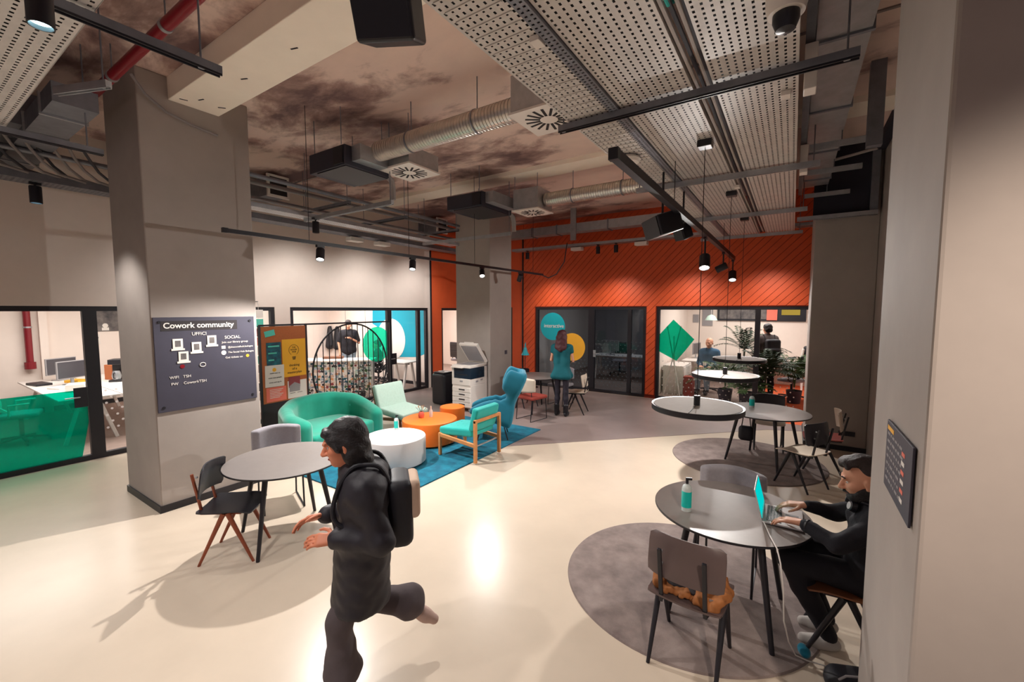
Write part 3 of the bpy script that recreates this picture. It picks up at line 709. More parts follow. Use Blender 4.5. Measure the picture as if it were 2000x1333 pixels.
def spiral(label, x0, x1, y, z, r):
    t = thing('spiral_duct', label, 'duct', ((x0 + x1) / 2, y, z), group='spiral ducts')
    n = 28; pts = []; rs = []
    x = x0
    while x < x1:
        for dx, dr in ((0, 0), (.024, 0), (.028, .006), (.036, .006), (.04, 0)):
            pts.append((x + dx, y, z)); rs.append(r + dr)
        x += .04
    MB().tube(pts, rs, n).build('duct_run', 'duct', t, world=True, smooth=True)
    for f in (.28, .75):
        xx = x0 + (x1 - x0) * f
        MB().cyl((xx - .008, y, z), (xx + .008, y, z), r + .012, n=28).build('hanger_band', 'galv_dark', t, world=True)
        MB().cyl((xx, y, z + r), (xx, y, ZC), .006, n=6).build('hanger_rod', 'galv_dark', t, world=True)
def diffuser(label, x0, x1, y0, y1, z, top):
    t = thing('swirl_diffuser', label, 'diffuser', ((x0 + x1) / 2, (y0 + y1) / 2, z), group='square swirl diffusers')
    MB().bx(x0 + .02, x1 - .02, y0 + .02, y1 - .02, z + .02, top).build('plenum_box', 'galv', t, world=True)
    MB().bx(x0, x1, y0, y1, z, z + .02).build('face_plate', 'whiteplastic', t, world=True)
    cx, cy = (x0 + x1) / 2, (y0 + y1) / 2; h = (x1 - x0) / 2
    for k in range(16):
        a = 2 * PI * (k + .5) / 16; c = (cx + math.cos(a) * h * .55, cy + math.sin(a) * h * .55, z - .001)
        MB().box(c, (h * .5, h * .09, .004), rotz(a)).build('vane_slot', 'ink', t, world=True)
    for x, y in ((x0 + .04, y0 + .04), (x1 - .04, y0 + .04)): MB().cyl((x, y, top), (x, y, ZC), .005, n=6).build('hanger_rod', 'galv_dark', t, world=True)
fan_coil('black fan coil box with white pipes, nearer of the two, right of the wide pillar', -5.25, -4.52, 3.25, 3.92, 3.88, 4.12)
spiral('long spiral duct between the nearer fan coil and the big swirl diffuser', -4.36, -2.3, 3.62, 4.10, .11)
diffuser('white swirl diffuser below the left end of the long spiral duct', -4.55, -3.98, 3.76, 4.32, 3.94, 4.17)
diffuser('white swirl diffuser at the right end of the long spiral duct, partly behind the tray', -2.3, -1.73, 3.42, 3.99, 3.96, 4.32)
fan_coil('black fan coil box, farther of the two, in front of the rear pillar', -5.2, -4.42, 5.8, 6.7, 3.9, 4.14)
diffuser('white swirl diffuser beside the farther fan coil', -4.22, -3.68, 6.4, 6.95, 3.88, 4.25)
spiral('shorter spiral duct from the farther diffuser to the tray', -3.68, -1.85, 6.68, 4.07, .11)
diffuser('white swirl diffuser half hidden behind the black track', -1.85, -1.62, 6.4, 6.95, 3.9, 4.25)
# rectangular duct over the right side
t = thing('sheet_duct', 'rectangular galvanised duct along the right side of the ceiling', 'duct', (.2, 4, 4.0))
MB().bx(.06, .36, -1, 7.85, 3.98, 4.22).build('duct_body', 'galv', t, world=True)
for y in (1.2, 2.45, 3.7, 4.95, 6.2, 7.45):
    MB().bx(.045, .375, y, y + .03, 3.965, 4.235).build('flange', 'galv_dark', t, world=True)
MB().bx(.0, .05, -1, 7.8, 3.86, 4.0).build('side_channel', 'galv_dark', t, world=True)
for k, y in enumerate((3.4, 5.4)):
    o = MB().bx(.0, .07, y, y + .12, 3.56, 3.84).build('junction_box', 'whiteplastic', bevel=.005); tag(o, ['nearer', 'farther'][k] + ' small white box hung beside the right tray', 'box', 'white boxes on the trays')
for k, (x, y) in enumerate(((-.1, 3.55), (-1.24, 2.1), (-.62, 5.85))):
    o = MB().bx(x - .03, x + .03, y, y + .08, 3.615, 3.648).build('junction_box', 'whiteplastic', bevel=.004); tag(o, ['small white square under the rightmost tray', 'small white square at the near edge of the ribbed tray', 'small white square between the pendant cords'][k], 'box', 'white boxes on the trays')
for k, y in enumerate((5.6, 6.6, 7.9)):
    strut(['first', 'second', 'third'][k] + ' stub rail under the rectangular duct', (.08, y, 3.86), (.62, y, 3.86), (.5,), 'stub rails under the rectangular duct', 'galv')
MB_ = MB().bx(.54, .66, 5.5, 5.6, 3.75, ZC); o = MB_.build('hanger_post', 'galv_dark'); tag(o, 'steel post hanging from the ceiling between duct and right wall', 'post')
# dark shaft panel and slotted frame above the far right pillar
t = thing('shaft_panel', 'dark panel with slotted steel frame above the far right pillar', 'panel', (.5, 8.02, 3.5))
MB().bx(.2, .95, 8.03, 8.09, 3.52, ZC).build('panel', 'darkpanel', t, world=True)
perforated(0, .95, 7.93, 8.0, 3.5, .03, .035, .009, .008).build('slotted_base', 'galv_dark', t, world=True)
MB().bx(.0, .95, 7.925, 7.93, 3.5, 3.56).build('bottom_rail', 'galv', t, world=True)
MB().bx(.86, .95, 7.96, 8.02, 3.5, ZC).build('side_post', 'galv_dark', t, world=True)
MB().beam((.95, 8.0, 4.45), (.95, 5.4, 4.45), .12, .12).build('top_rail', 'darkpanel', t, world=True)
MB().cyl((.25, 7.9, 4.3), (.9, 7.9, 4.4), .02, n=8).build('pipe', 'copper', t, world=True)
# rear services
t = thing('sheet_duct', 'flat light duct across the top of the plank wall', 'duct', (-4, 9.55, 4.0))
MB().bx(-6.4, -1.8, 9.4, 9.68, 4.0, 4.2).build('duct_body', 'galv', t, world=True)
for x in (-5.6, -4.9, -3.6, -2.4): MB().bx(x, x + .03, 9.385, 9.695, 3.985, 4.215).build('flange', 'galv_dark', t, world=True)
o = MB().bx(-4.5, -4.36, 9.36, 9.4, 3.8, ZC).build('hanger_post', 'galv'); tag(o, 'short bright post in front of the flat rear duct', 'post')
# camera dome, access point
t = thing('ceiling_camera', 'white dome camera fixed under the rightmost tray', 'camera', (-.08, 2.42, 3.6))
MB().lathe([(0, .0), (.085, 0), (.085, -.09), (.075, -.13), (0, -.13)], (0, 0, .04), 28).build('housing', 'whiteplastic', t, smooth=True)
MB().lathe([(0, -.08), (.04, -.07), (.055, -.03), (.055, 0), (0, 0)], (0, 0, -.09), 24).build('dome', 'blackplastic', t, smooth=True)
o = MB().lathe([(0, .02), (.12, .02), (.13, 0), (.11, -.025), (0, -.03)], (-1.42, 4.22, 3.615), 32).build('access_point', 'whiteplastic', smooth=True); tag(o, 'round white access point under the ribbed tray, behind the track end', 'access point')
# light tracks and spots
def light_track(label, x, y0, y1, z, hangers, w=.036, h=.04):
    t = thing('light_track', label, 'light track', (x, (y0 + y1) / 2, z), group='black light tracks')
    MB().bx(x - w / 2, x + w / 2, y0, y1, z - h / 2, z + h / 2).build('track_bar', 'black', t, world=True)
    MB().bx(x - w / 2 - .004, x + w / 2 + .004, y0 - .02, y0 + .03, z - h / 2 - .004, z + h / 2 + .004).build('end_cap', 'blackplastic', t, world=True)
    for y, zt in hangers: MB().cyl((x, y, z + h / 2), (x, y, zt), .004, n=6).build('hanger_rod', 'black', t, world=True)
light_track('long black light track in front of the white wall', -4.9, 2.08, 8.75, 2.965, [(3.0, ZC), (4.6, ZC), (6.2, ZC), (8.3, ZC)])
light_track('black light track running along under the right trays', -1.05, 2.85, 9.85, 3.2, [(4.6, 3.65), (8.3, 3.65)], .06, .07)
cb = MB().tube([(-4.9, 8.75, 2.95), (-4.86, 8.95, 2.9), (-4.75, 9.15, 3.0), (-4.62, 9.3, 3.3), (-4.6, 9.4, 3.75)], .012, 8).build('feed_cable', 'cable', smooth=True)
tag(cb, 'black feed cable looping up from the far end of the long track', 'cable')
def spot(label, base, d, lit, r=.05, L=.15, drop=.08, glow='lampglow', group='track spots'):
    t = thing('spotlight', label, 'spotlight', base, group=group)
    MB().cyl((0, 0, 0), (0, 0, -drop), .012, n=8).build('stem', 'black', t)
    MB().box((0, 0, .0), (.04, .1, .03)).build('adapter', 'black', t)
    d = Vector(d).normalized(); c = Vector((0, 0, -drop))
    a = c - d * (L * .35); b = c + d * (L * .65)
    h = MB(); n = 24; u = Vector((0, 0, 1)) if abs(d.z) < .95 else Vector((1, 0, 0)); x = d.cross(u).normalized(); y = d.cross(x)
    prof = [(0, 0), (r * .92, 0), (r, .01), (r, L), (r * .88, L), (r * .84, L - .02)]
    base_ = len(h.v)
    for i in range(n):
        q = 2 * PI * i / n
        for rr, s in prof: h.v.append(tuple(a + d * s + x * (rr * math.cos(q)) + y * (rr * math.sin(q))))
    m_ = len(prof)
    for i in range(n):
        for k in range(m_ - 1): h.f.append((i * m_ + k, ((i + 1) % n) * m_ + k, ((i + 1) % n) * m_ + k + 1, i * m_ + k + 1))
    h.build('lamp_head', 'black', t, smooth=True)
    MB().disc(tuple(a + d * (L - .018)), x, y, r * .85, 24).build('lens', glow if lit else 'screenoff', t)
    return t
spot('lit spot on the long track, nearest the wide pillar', (-4.9, 3.14, 2.93), (.35, -.3, -1), 1)
spot('lit spot on the long track, second from the wide pillar', (-4.9, 4.67, 2.93), (.3, -.35, -1), 1)
spot('lit spot on the long track, in front of the rear pillar', (-4.9, 6.42, 2.93), (.5, -.6, -1), 1)
spot('unlit spot near the far end of the long track', (-4.9, 7.76, 2.93), (-.5, .3, -.8), 0)
spot('lit spot on the right track, larger and nearer, beside the first pendant cord', (-1.05, 6.47, 3.14), (.08, -.5, -1), 1, .07, .2, .3)
spot('small spot turned sideways on the right track', (-1.05, 8.33, 3.14), (-.9, .1, -.4), 1, .06, .18, .24)
spot('lit spot near the far end of the right track', (-1.05, 9.75, 3.14), (.08, -.55, -1), 1, .07, .2, .28)
t = spot('large cylinder downlight with bluish lens at the top left', (-2.62, .47, 3.62), (0, 0, -1), 1, .042, .17, .2, 'coolglow', 'cylinder downlights')
spot('cylinder downlight with bluish lens below the wall tray at far left', (-7.6, 1.21, 3.65), (0, 0, -1), 1, .055, .2, .1, 'coolglow', 'cylinder downlights')
spot('dark cylinder downlight below the strut rail right of the wide pillar', (-6.12, 3.86, 3.53), (0, 0, -1), 0, .05, .17, .1, 'coolglow', 'cylinder downlights')
for k, x in enumerate((-6.0, -3.55, -4.0)):
    spot(['dark cylinder downlight high on the plank wall, leftmost', 'dark cylinder downlight high on the plank wall, rightmost', 'dark cylinder downlight high on the plank wall, middle'][k], (x, 9.87, 3.72), (0, 0, -1), 0, .05, .17, .1, 'coolglow', 'cylinder downlights')
for k, x in enumerate((-4.55, -2.95)):
    o = MB().bx(x - .14, x + .14, 9.78, 9.96, 3.62, 3.70).build('emergency_light', 'whiteplastic', bevel=.01); tag(o, ['left', 'right'][k] + ' small white light under the rear tray', 'light', 'small white lights under the rear tray')
for k, y in enumerate((5.5, 6.2)):
    o = MB().bx(-7.7, -7.5, y, y + .3, 3.55, 3.63).build('emergency_light', 'whiteplastic', bevel=.01); tag(o, ['nearer', 'farther'][k] + ' white light box under the wall tray, left of the rear pillar', 'light', 'white light boxes under the wall tray')
# loudspeakers
def speaker(label, loc, size, R):
    t = thing('loudspeaker', label, 'loudspeaker', loc, group='black loudspeakers')
    MB().box((0, 0, 0), size, R).build('cabinet', 'blackplastic', t, bevel=.018, seg=3)
    MB().box(R @ Vector((0, -size[1] / 2 - .004, 0)), (size[0] * .9, .01, size[2] * .92), R).build('grille', 'black', t)
    MB().cyl((0, 0, size[2] * .3), (0, 0, ZC - loc[2]), .012, n=8).build('bracket', 'black', t)
speaker('large black loudspeaker at the top edge, before the cream beam', (-1.52, 1.32, 3.52), (.26, .22, .38), rotz(.5) @ Matrix.Rotation(.45, 3, 'X'))
speaker('black loudspeaker hung by the right track', (-1.24, 4.9, 3.08), (.42, .26, .22), rotz(-.9) @ Matrix.Rotation(.3, 3, 'X'))
speaker('small black loudspeaker behind the larger one on the right track', (-1.2, 5.75, 3.14), (.16, .16, .2), rotz(-.6) @ Matrix.Rotation(.4, 3, 'X'))
# pendant disc lamps
def pendant(label, y, zc):
    x = -.71
    t = thing('pendant_lamp', label, 'pendant lamp', (x, y, zc), group='flat disc pendants over the tables')
    MB().lathe([(0, .0), (.385, .0), (.40, .006), (.40, -.04), (.392, -.046), (0, -.046)], (0, 0, .02), 64).build('disc_rim', 'black', t, smooth=True)
    MB().lathe([(0, .0215), (.378, .0215), (.378, .024), (0, .024)], (0, 0, 0), 64).build('felt_top', 'disc', t)
    MB().cyl((0, 0, .022), (0, 0, .115), .028, n=20).build('hub', 'blackplastic', t, bevel=.003)
    MB().cyl((0, 0, .11), (0, 0, 3.60 - zc), .0035, n=6).build('cord', 'black', t)
    MB().box((0, 0, 3.62 - zc), (.12, .12, .06)).build('canopy', 'blackplastic', t, bevel=.008)
    MB().tube([(0, 0, .03), (0, -.2, .028), (0, -.38, .028)], .003, 5).build('top_wire', 'black', t)
pendant('nearest flat disc pendant with grey felt top', 4.21, 1.24)
pendant('middle flat disc pendant with grey felt top', 6.17, 1.28)
pendant('farthest flat disc pendant, before the standing man in the office', 7.94, 1.32)
# ================================================================== FURNITURE
# rugs
def round_rug(label, c, r):
    mb = MB(); n = 96
    pr = [(0, .014), (r * .35, .0145), (r * .7, .014), (r - .03, .014), (r - .008, .011), (r, 0)]
    mb.lathe(pr, (0, 0, 0), n)
    o = mb.build('round_rug', 'ruggrey', smooth=True); o.location = (c[0], c[1], .0005)
    tag(o, label, 'rug', 'round taupe rugs'); return o
round_rug('round taupe rug under the near right table with the laptop', (-.64, 3.45), .91)
round_rug('round taupe rug under the far right table', (-.49, 6.87), .98)
mb = MB(); nx, ny = 12, 22; x0, x1, y0, y1 = -5.65, -3.68, 2.98, 6.52
for i in range(nx + 1):
    for j in range(ny + 1): mb.v.append((x0 + (x1 - x0) * i / nx, y0 + (y1 - y0) * j / ny, .017 + random.uniform(-.0012, .0012)))
for i in range(nx):
    for j in range(ny): a = i * (ny + 1) + j; mb.f.append((a, a + ny + 1, a + ny + 2, a + 1))
mb.bx(x0, x1, y0, y1, .0, .015)
tag(mb.build('teal_rug', 'rugteal', smooth=True), 'rectangular teal rug under the lounge seating', 'rug')

# round tables: dark top, thin black edge, three splayed leg pairs
def round_table(label, c, r, rz, group='round tables with dark tops', pair=True):
    t = thing('round_table', label, 'table', (c[0], c[1], 0), rz, group)
    MB().lathe([(0, .738), (r - .004, .738), (r - .004, .74), (0, .7402)], n=72).build('tabletop', 'tabletop', t)
    MB().lathe([(0, .718), (r - .02, .718), (r, .726), (r, .737), (r - .004, .739), (r - .006, .7375), (0, .7375)], n=72).build('table_edge', 'tableedge', t, smooth=True)
    for k in range(4):
        a = PI / 2 * k
        MB().cyl((math.cos(a) * r * .60, math.sin(a) * r * .60, .722), (math.cos(a) * r * .90, math.sin(a) * r * .90, .0), .024, .015, 12).build('leg', 'black', t, smooth=True)
    for k in range(2):
        a = PI / 2 * k; e = Vector((math.cos(a), math.sin(a), 0)) * r * .62
        MB().beam(-e + Vector((0, 0, .707)), e + Vector((0, 0, .707)), .04, .02).build('support_bar', 'black', t)
    return t
round_table('round dark table beside the wide pillar, with the brown legged chair', (-3.96, 2.12), .52, math.radians(-60))
round_table('near right round table holding the laptop and pump bottle', (-.32, 3.30), .5, math.radians(-48))
round_table('far right round table half shaded by a pendant disc', (-.27, 6.84), .55, .4)
round_table('round table in front of the dark meeting room, next to the standing woman', (-4.52, 7.85), .53, .3)

# compass chairs: ply shells on inverted V legs
def shell_surface(w, d, nx, ny, fz, t=.011):
    """thin curved board, u across (y), v along (x); fz(u,v)->z with u,v in -1..1, superellipse outline"""
    mb = MB(); top = []; bot = []
    for j in range(ny + 1):
        v = math.sin(-PI / 2 + PI * j / ny)
        half = (1 - abs(v) ** 5) ** .2 * .16 + .84
        for i in range(nx + 1):
            u = -1 + 2 * i / nx
            x = v * d / 2; y = u * half * w / 2; z = fz(u, v)
            top.append((x, y, z + t / 2)); bot.append((x, y, z - t / 2))
    n = len(top); mb.v = top + bot
    W = nx + 1
    for j in range(ny):
        for i in range(nx):
            a = j * W + i; mb.f.append((a, a + 1, a + W + 1, a + W)); mb.f.append((n + a, n + a + W, n + a + W + 1, n + a + 1))
    ring = [i for i in range(W)] + [j * W + nx for j in range(1, ny + 1)] + [ny * W + i for i in range(nx - 1, -1, -1)] + [j * W for j in range(ny - 1, 0, -1)]
    for k in range(len(ring)):
        a, b = ring[k], ring[(k + 1) % len(ring)]; mb.f.append((a, n + a, n + b, b))
    return mb
def compass_chair(label, c, rz, shell, legm, group='compass legged ply chairs', seatm=None):
    t = thing('compass_chair', label, 'chair', (c[0], c[1], 0), rz, group)
    s = shell_surface(.42, .42, 10, 10, lambda u, v: .455 - .012 * (1 - u * u) - (.03 * max(0, v - .35) ** 2 * 2.2) + .018 * max(0, -v - .5))
    s.build('seat', seatm or shell, t, smooth=True)
    b = shell_surface(.43, .25, 10, 6, lambda u, v: -.05 * u * u + .008 * v)
    R = Matrix.Rotation(math.radians(-78), 3, 'Y')
    b.v = [tuple(R @ Vector(p) * 1 + Vector((-.205, 0, .705))) for p in b.v]
    b.build('backrest', shell, t, smooth=True)
    sc = MB()
    for y in (.12, -.12):
        for z in (.66, .74): sc.cyl((-.212 + (z - .66) * -.21, y, z), (-.196 + (z - .66) * -.21, y, z + .002), .008, n=8)
    sc.build('screw_head', 'galv', t)
    for y in (.185, -.185):
        MB().cyl((.03, y, .44), (.215, y * 1.02, .0), .021, .011, 10).build('leg', legm, t, smooth=True)
        MB().cyl((.0, y, .44), (-.205, y * 1.02, .0), .021, .011, 10).build('leg', legm, t, smooth=True)
        k = MB(); yb = y * .66
        k.beam((.13, y * .9, .43), (-.2, yb, .43), .022, .026); k.build('seat_rail', legm, t, bevel=.004)
        MB().beam((-.19, yb, .43), (-.255, yb, .77), .024, .018).build('back_post', legm, t, bevel=.004)
    MB().beam((.03, .185, .425), (.03, -.185, .425), .022, .02).build('cross_bar', legm, t)
    return t
compass_chair('black ply chair with reddish wooden compass legs, left of the pillar side table', (-4.06, 1.69), math.radians(44), 'blackshell', 'redwood')
compass_chair('smoked ply chair seen from behind with tan jacket on its seat', (-.45, 2.69), math.radians(86), 'brownshell', 'black')
compass_chair('black legged chair the laptop man sits on, mostly hidden by him', (.36, 3.28), math.radians(178), 'brownshell', 'black', seatm='walnut')
compass_chair('chair with black back and pale seat at the far right table', (.17, 6.17), math.radians(146), 'blackshell', 'black', seatm='beigeshell')
compass_chair('chair with beige back and brown red seat against the far right pillar', (.40, 7.0), math.radians(182), 'beigeshell', 'black', seatm='redfab')
compass_chair('black backed chair with pale seat behind the far right table', (-.24, 7.58), math.radians(-85), 'blackshell', 'black', seatm='beigeshell')
compass_chair('black ply chair in the orange corner, left of the rear round table', (-4.92, 8.02), math.radians(-22), 'blackshell', 'black')
compass_chair('pale grey shell chair to the right of the standing woman', (-3.70, 8.08), math.radians(190), 'beigeshell', 'black')

# upholstered chairs on thin sled frames
def sled_chair(label, c, rz, back, seat, legm='black', group='upholstered chairs on sled frames'):
    t = thing('sled_chair', label, 'chair', (c[0], c[1], 0), rz, group)
    blob('seat', [rbox((0, 0, .45), (.225, .225, .035), .03, None, .001)], seat, t, .014, world=False)
    pr = []
    for i in range(-6, 7):
        u = i / 6; pr.append(rbox((-.235 + .07 * u * u, u * .205, .70), (.028, .045, .135 - .012 * u * u), .026, rotz(u * .42), .03))
    blob('backrest', pr, back, t, .012, world=False)
    for y in (.19, -.19):
        MB().tube([(-.20, y * .85, .62), (-.20, y, .43), (.19, y, .43), (.23, y, .01), (-.24, y, .01), (-.20, y, .43)], .009, 8).build('sled_leg', legm, t, smooth=True)
    MB().cyl((.0, .19, .42), (.0, -.19, .42), .008, n=8).build('cross_bar', legm, t)
    return t
sled_chair('grey upholstered chair standing behind the table by the wide pillar', (-4.66, 2.42), math.radians(-20), 'greyfab', 'greyfab')
sled_chair('grey upholstered chair tucked in behind the laptop table', (-.36, 3.70), math.radians(-90), 'greyfab', 'greyfab')
sled_chair('beige backed chair with brick red seat, nearest at the rear round table', (-4.22, 7.12), math.radians(78), 'beigeshell', 'redfab')
sled_chair('small grey chair behind the rear round table, by the dark glass', (-4.35, 8.62), math.radians(-95), 'greyfab', 'greyfab')

# curved green sofa
t = thing('curved_sofa', 'curved green velvet sofa in front of the screen with arch', 'sofa', (-5.95, 3.85, 0))
path = [(-5.42, 3.17, .64), (-5.75, 3.15, .68), (-6.12, 3.28, .73), (-6.4, 3.55, .76), (-6.47, 3.9, .77), (-6.4, 4.22, .77), (-6.15, 4.46, .73), (-5.85, 4.5, .63), (-5.5, 4.42, .57)]
pp = []
for i in range(len(path) - 1):
    a, b = path[i], path[i + 1]
    for f in (0, .25, .5, .75):
        x, y, h = [a[j] + (b[j] - a[j]) * f for j in range(3)]; pp.append((x, y, h))
pp.append(path[-1])
pr = [cap((x, y, .14), (x, y, h - .085), .085, .085, .09) for x, y, h in pp]
blob('shell', pr, 'greenfab', t, .018)
pr = [rbox((-5.85, 3.78, .29), (.42, .55, .12), .05, rotz(.08), .03), ell((-5.95, 3.8, .38), (.42, .58, .07), None, .05)]
blob('seat_cushion', pr, 'greenfab', t, .018)
for x, y, h in ((-6.33, 3.62, .6), (-6.385, 3.95, .6), (-6.3, 4.2, .6), (-6.1, 4.36, .57)):
    MB().cyl((x, y, h), (x + .012, y - .004, h), .016, n=10).build('button', 'greenfab', t, world=True)
for x, y in ((-5.5, 3.1), (-5.55, 4.38), (-6.3, 3.5), (-6.3, 4.25)):
    MB().cyl((x, y, .0), (x, y, .1), .02, n=10).build('foot', 'black', t, world=True)

# mint easy chair
t = thing('easy_chair', 'armless pale mint easy chair with wooden runners, beyond the green sofa', 'chair', (-5.75, 5.16, 0), math.radians(2))
blob('seat_cushion', [rbox((.05, 0, .36), (.29, .32, .055), .03, Matrix.Rotation(math.radians(6), 3, 'Y'), .001)], 'mintfab', t, .014, world=False)
blob('back_cushion', [rbox((-.29, 0, .59), (.05, .325, .24), .03, Matrix.Rotation(math.radians(-16), 3, 'Y'), .001)], 'mintfab', t, .014, world=False)
for y in (.3, -.3):
    MB().beam((.3, y, .29), (-.32, y, .24), .035, .05).build('side_rail', 'walnut', t, bevel=.005)
    MB().beam((.26, y, .29), (.30, y, 0), .035, .035).build('leg', 'walnut', t, bevel=.005)
    MB().beam((-.25, y, .26), (-.38, y, 0), .035, .035).build('leg', 'walnut', t, bevel=.005)
    MB().beam((-.27, y, .3), (-.40, y, .78), .03, .03).build('back_post', 'walnut', t, bevel=.005)

# drum tables
def drum(label, c, r, h, m, nm='drum_table'):
    o = MB().lathe([(0, .012), (r - .03, .012), (r - .02, .02), (r, .03), (r, h - .02), (r - .006, h - .006), (r - .02, h), (0, h)], n=72).build(nm, m, smooth=True)
    o.location = (c[0], c[1], .017); tag(o, label, 'low table', 'drum tables'); return o
drum('white drum table with a turquoise pump bottle on top', (-4.58, 3.98), .42, .375, 'whitelac')
drum('large orange drum table with the small flower vase', (-4.86, 4.95), .44, .375, 'orangelac')
drum('small taller orange drum stool behind the large one', (-5.0, 5.66), .22, .42, 'orangelac')

# turquoise lounge chair with oak frame, seen from behind
t = thing('lounge_chair', 'turquoise armless lounge chair with light oak frame, seen from behind', 'chair', (-3.93, 4.83, 0.018), math.radians(180))
blob('seat_cushion', [rbox((.06, 0, .375), (.31, .265, .06), .03, Matrix.Rotation(math.radians(5), 3, 'Y'), .001)], 'tealfab', t, .013, world=False)
blob('back_cushion', [rbox((-.27, 0, .59), (.05, .27, .17), .028, Matrix.Rotation(math.radians(-14), 3, 'Y'), .001)], 'tealfab', t, .013, world=False)
for y in (-.12, 0, .12):
    for x in (-.02, .12, .25): MB().cyl((x, y, .433 - x * .087), (x, y, .442 - x * .087), .012, n=8).build('button', 'tealfab', t)
for y in (.285, -.285):
    MB().beam((.33, y, .0), (.33, y, .33), .04, .04).build('leg', 'oak', t, bevel=.004)
    MB().beam((-.33, y, .0), (-.33, y, .6), .04, .045).build('leg', 'oak', t, bevel=.004)
    MB().beam((.33, y, .30), (-.33, y, .24), .035, .05).build('side_rail', 'oak', t, bevel=.004)
MB().beam((-.33, .305, .585), (-.33, -.305, .585), .04, .045).build('top_rail', 'oak', t, bevel=.004)
MB().beam((-.3, .28, .22), (-.3, -.28, .22), .018, .018).build('lower_rail', 'galv', t)
MB().beam((.31, .28, .27), (.31, -.28, .27), .03, .045).build('front_rail', 'oak', t, bevel=.004)

# petrol wing chair
t = thing('wing_chair', 'tall petrol blue wing chair behind the turquoise lounge chair', 'chair', (-4.15, 5.72, .018), math.radians(214))
Rb = Matrix.Rotation(math.radians(-20), 3, 'Y')
pr = []
for k in range(22):
    f = k / 21; x = -.24 - .22 * f - .05 * f * f; z = .36 + .70 * f; wv = .235 - .05 * math.sin(PI * min(1, f / .75))
    pr.append(rbox((x, 0, z), (.045, wv, .05), .04, Rb, .04))
    ear = .085 * min(1, (f - .55) / .12) if f > .55 else 0; arm = .30 * max(0, 1 - f / .34) ** .5
    wd = .05 + max(ear, arm)
    for sg in (1, -1): pr.append(rbox((x + wd * .8, sg * (wv + .01), z + .01), (wd, .036, .05), .034, rotz(-sg * .12) @ Rb, .07))
blob('shell', pr, 'bluefab', t, .016, world=False)
blob('seat_cushion', [rbox((.03, 0, .37), (.27, .25, .07), .05, None, .001)], 'bluefab', t, .016, world=False)
blob('head_pillow', [rbox((-.385, 0, .95), (.05, .2, .1), .045, Rb, .001)], 'bluefab', t, .016, world=False)
for x, y in ((.2, .2), (.2, -.2), (-.2, .2), (-.2, -.2)):
    MB().cyl((x * .8, y * .8, .32), (x * 1.25, y * 1.2, 0), .011, n=8).build('leg', 'black', t)

# photocopier
t = thing('photocopier', 'off-white photocopier with open lid in front of the rear pillar', 'photocopier', (-5.79, 7.12, 0))
def cb_(nm, m, *b, bev=.006, par=t): return MB().bx(*b).build(nm, m, par, bevel=bev)
cb_('base', 'whiteplastic', -.25, .25, -.27, .3, .08, .56)
for k in range(4):
    d = cb_('drawer', 'whiteplastic', -.245, .245, -.285, -.262, .10 + k * .105, .195 + k * .105)
    MB().bx(-.06, .1, -.289, -.284, .14 + k * .105, .165 + k * .105).build('drawer_grip', 'ink', d)
cb_('front_panel', 'whiteplastic', -.25, .25, -.285, .3, .56, .70)
MB().bx(-.03, .05, -.29, -.285, .63, .66).build('badge', 'greyplastic', t)
cb_('output_bay', 'darkglass', -.2, .255, -.275, .2, .70, .93)
cb_('left_post', 'whiteplastic', -.25, -.2, -.285, .3, .70, .93); cb_('rear_column', 'whiteplastic', -.25, .25, .2, .3, .70, .96)
MB().box((.02, -.2, .80), (.3, .16, .01), Matrix.Rotation(.2, 3, 'X')).build('output_tray', 'blackplastic', t)
cb_('scanner_bed', 'whiteplastic', -.25, .25, -.285, .3, .93, .985)
MB().bx(-.19, .2, -.2, .2, .985, .99).build('scanner_glass', 'greyplastic', t)
cb_('control_panel', 'whiteplastic', -.22, .1, -.36, -.285, .93, .96)
Rl = Matrix.Rotation(math.radians(-50), 3, 'X')
lid = MB().box(Vector((0, .29, .99)) + Rl @ Vector((0, -.27, .03)), (.5, .54, .06), Rl).build('lid', 'whiteplastic', t, bevel=.008)
MB().box(Vector((0, .29, .99)) + Rl @ Vector((0, -.27, -.006)), (.42, .46, .012), Rl).build('lid_pad', 'greyplastic', lid)
MB().box(Vector((-.06, .29, .99)) + Rl @ Vector((0, -.4, .09)), (.26, .2, .07), Rl).build('document_feeder', 'whiteplastic', lid, bevel=.01)
for i, (x, z) in enumerate(((.0, .64), (.16, .66))): MB().bx(.25, .255, x - .1, x - .02, z - .02, z + .01).build('side_grip', 'greyplastic', t)
MB().bx(-.36, -.25, -.1, .2, .5, .515).build('side_tray', 'whiteplastic', t)
for x in (-.18, .18):
    for y in (-.22, .22): MB().cyl((x - .012, y, .035), (x + .012, y, .035), .035, n=14).build('caster', 'greyplastic', t)
for x in (-.18, .18): MB().bx(x - .02, x + .02, -.24, .24, .06, .09).build('caster_bar', 'blackplastic', t)
# waste bins behind the copier
for k, (x, y, h, r, l) in enumerate(((-6.62, 7.2, .78, .2, 'tall black rounded bin left of the photocopier'),)):
    t = thing('waste_bin', l, 'bin', (x, y, 0))
    blob('bin_body', [rbox((0, 0, .36), (r, .2, .36), .07, None, .001)], 'blackplastic', t, .02, world=False)
    MB().bx(-r + .03, r - .03, -.17, .17, .722, .74).build('bin_lid', 'black', t, bevel=.01)
    for q in (-.09, .09): MB().cyl((q, 0, .74), (q, 0, .745), .05, n=16).build('bin_opening', 'whiteplastic', t)
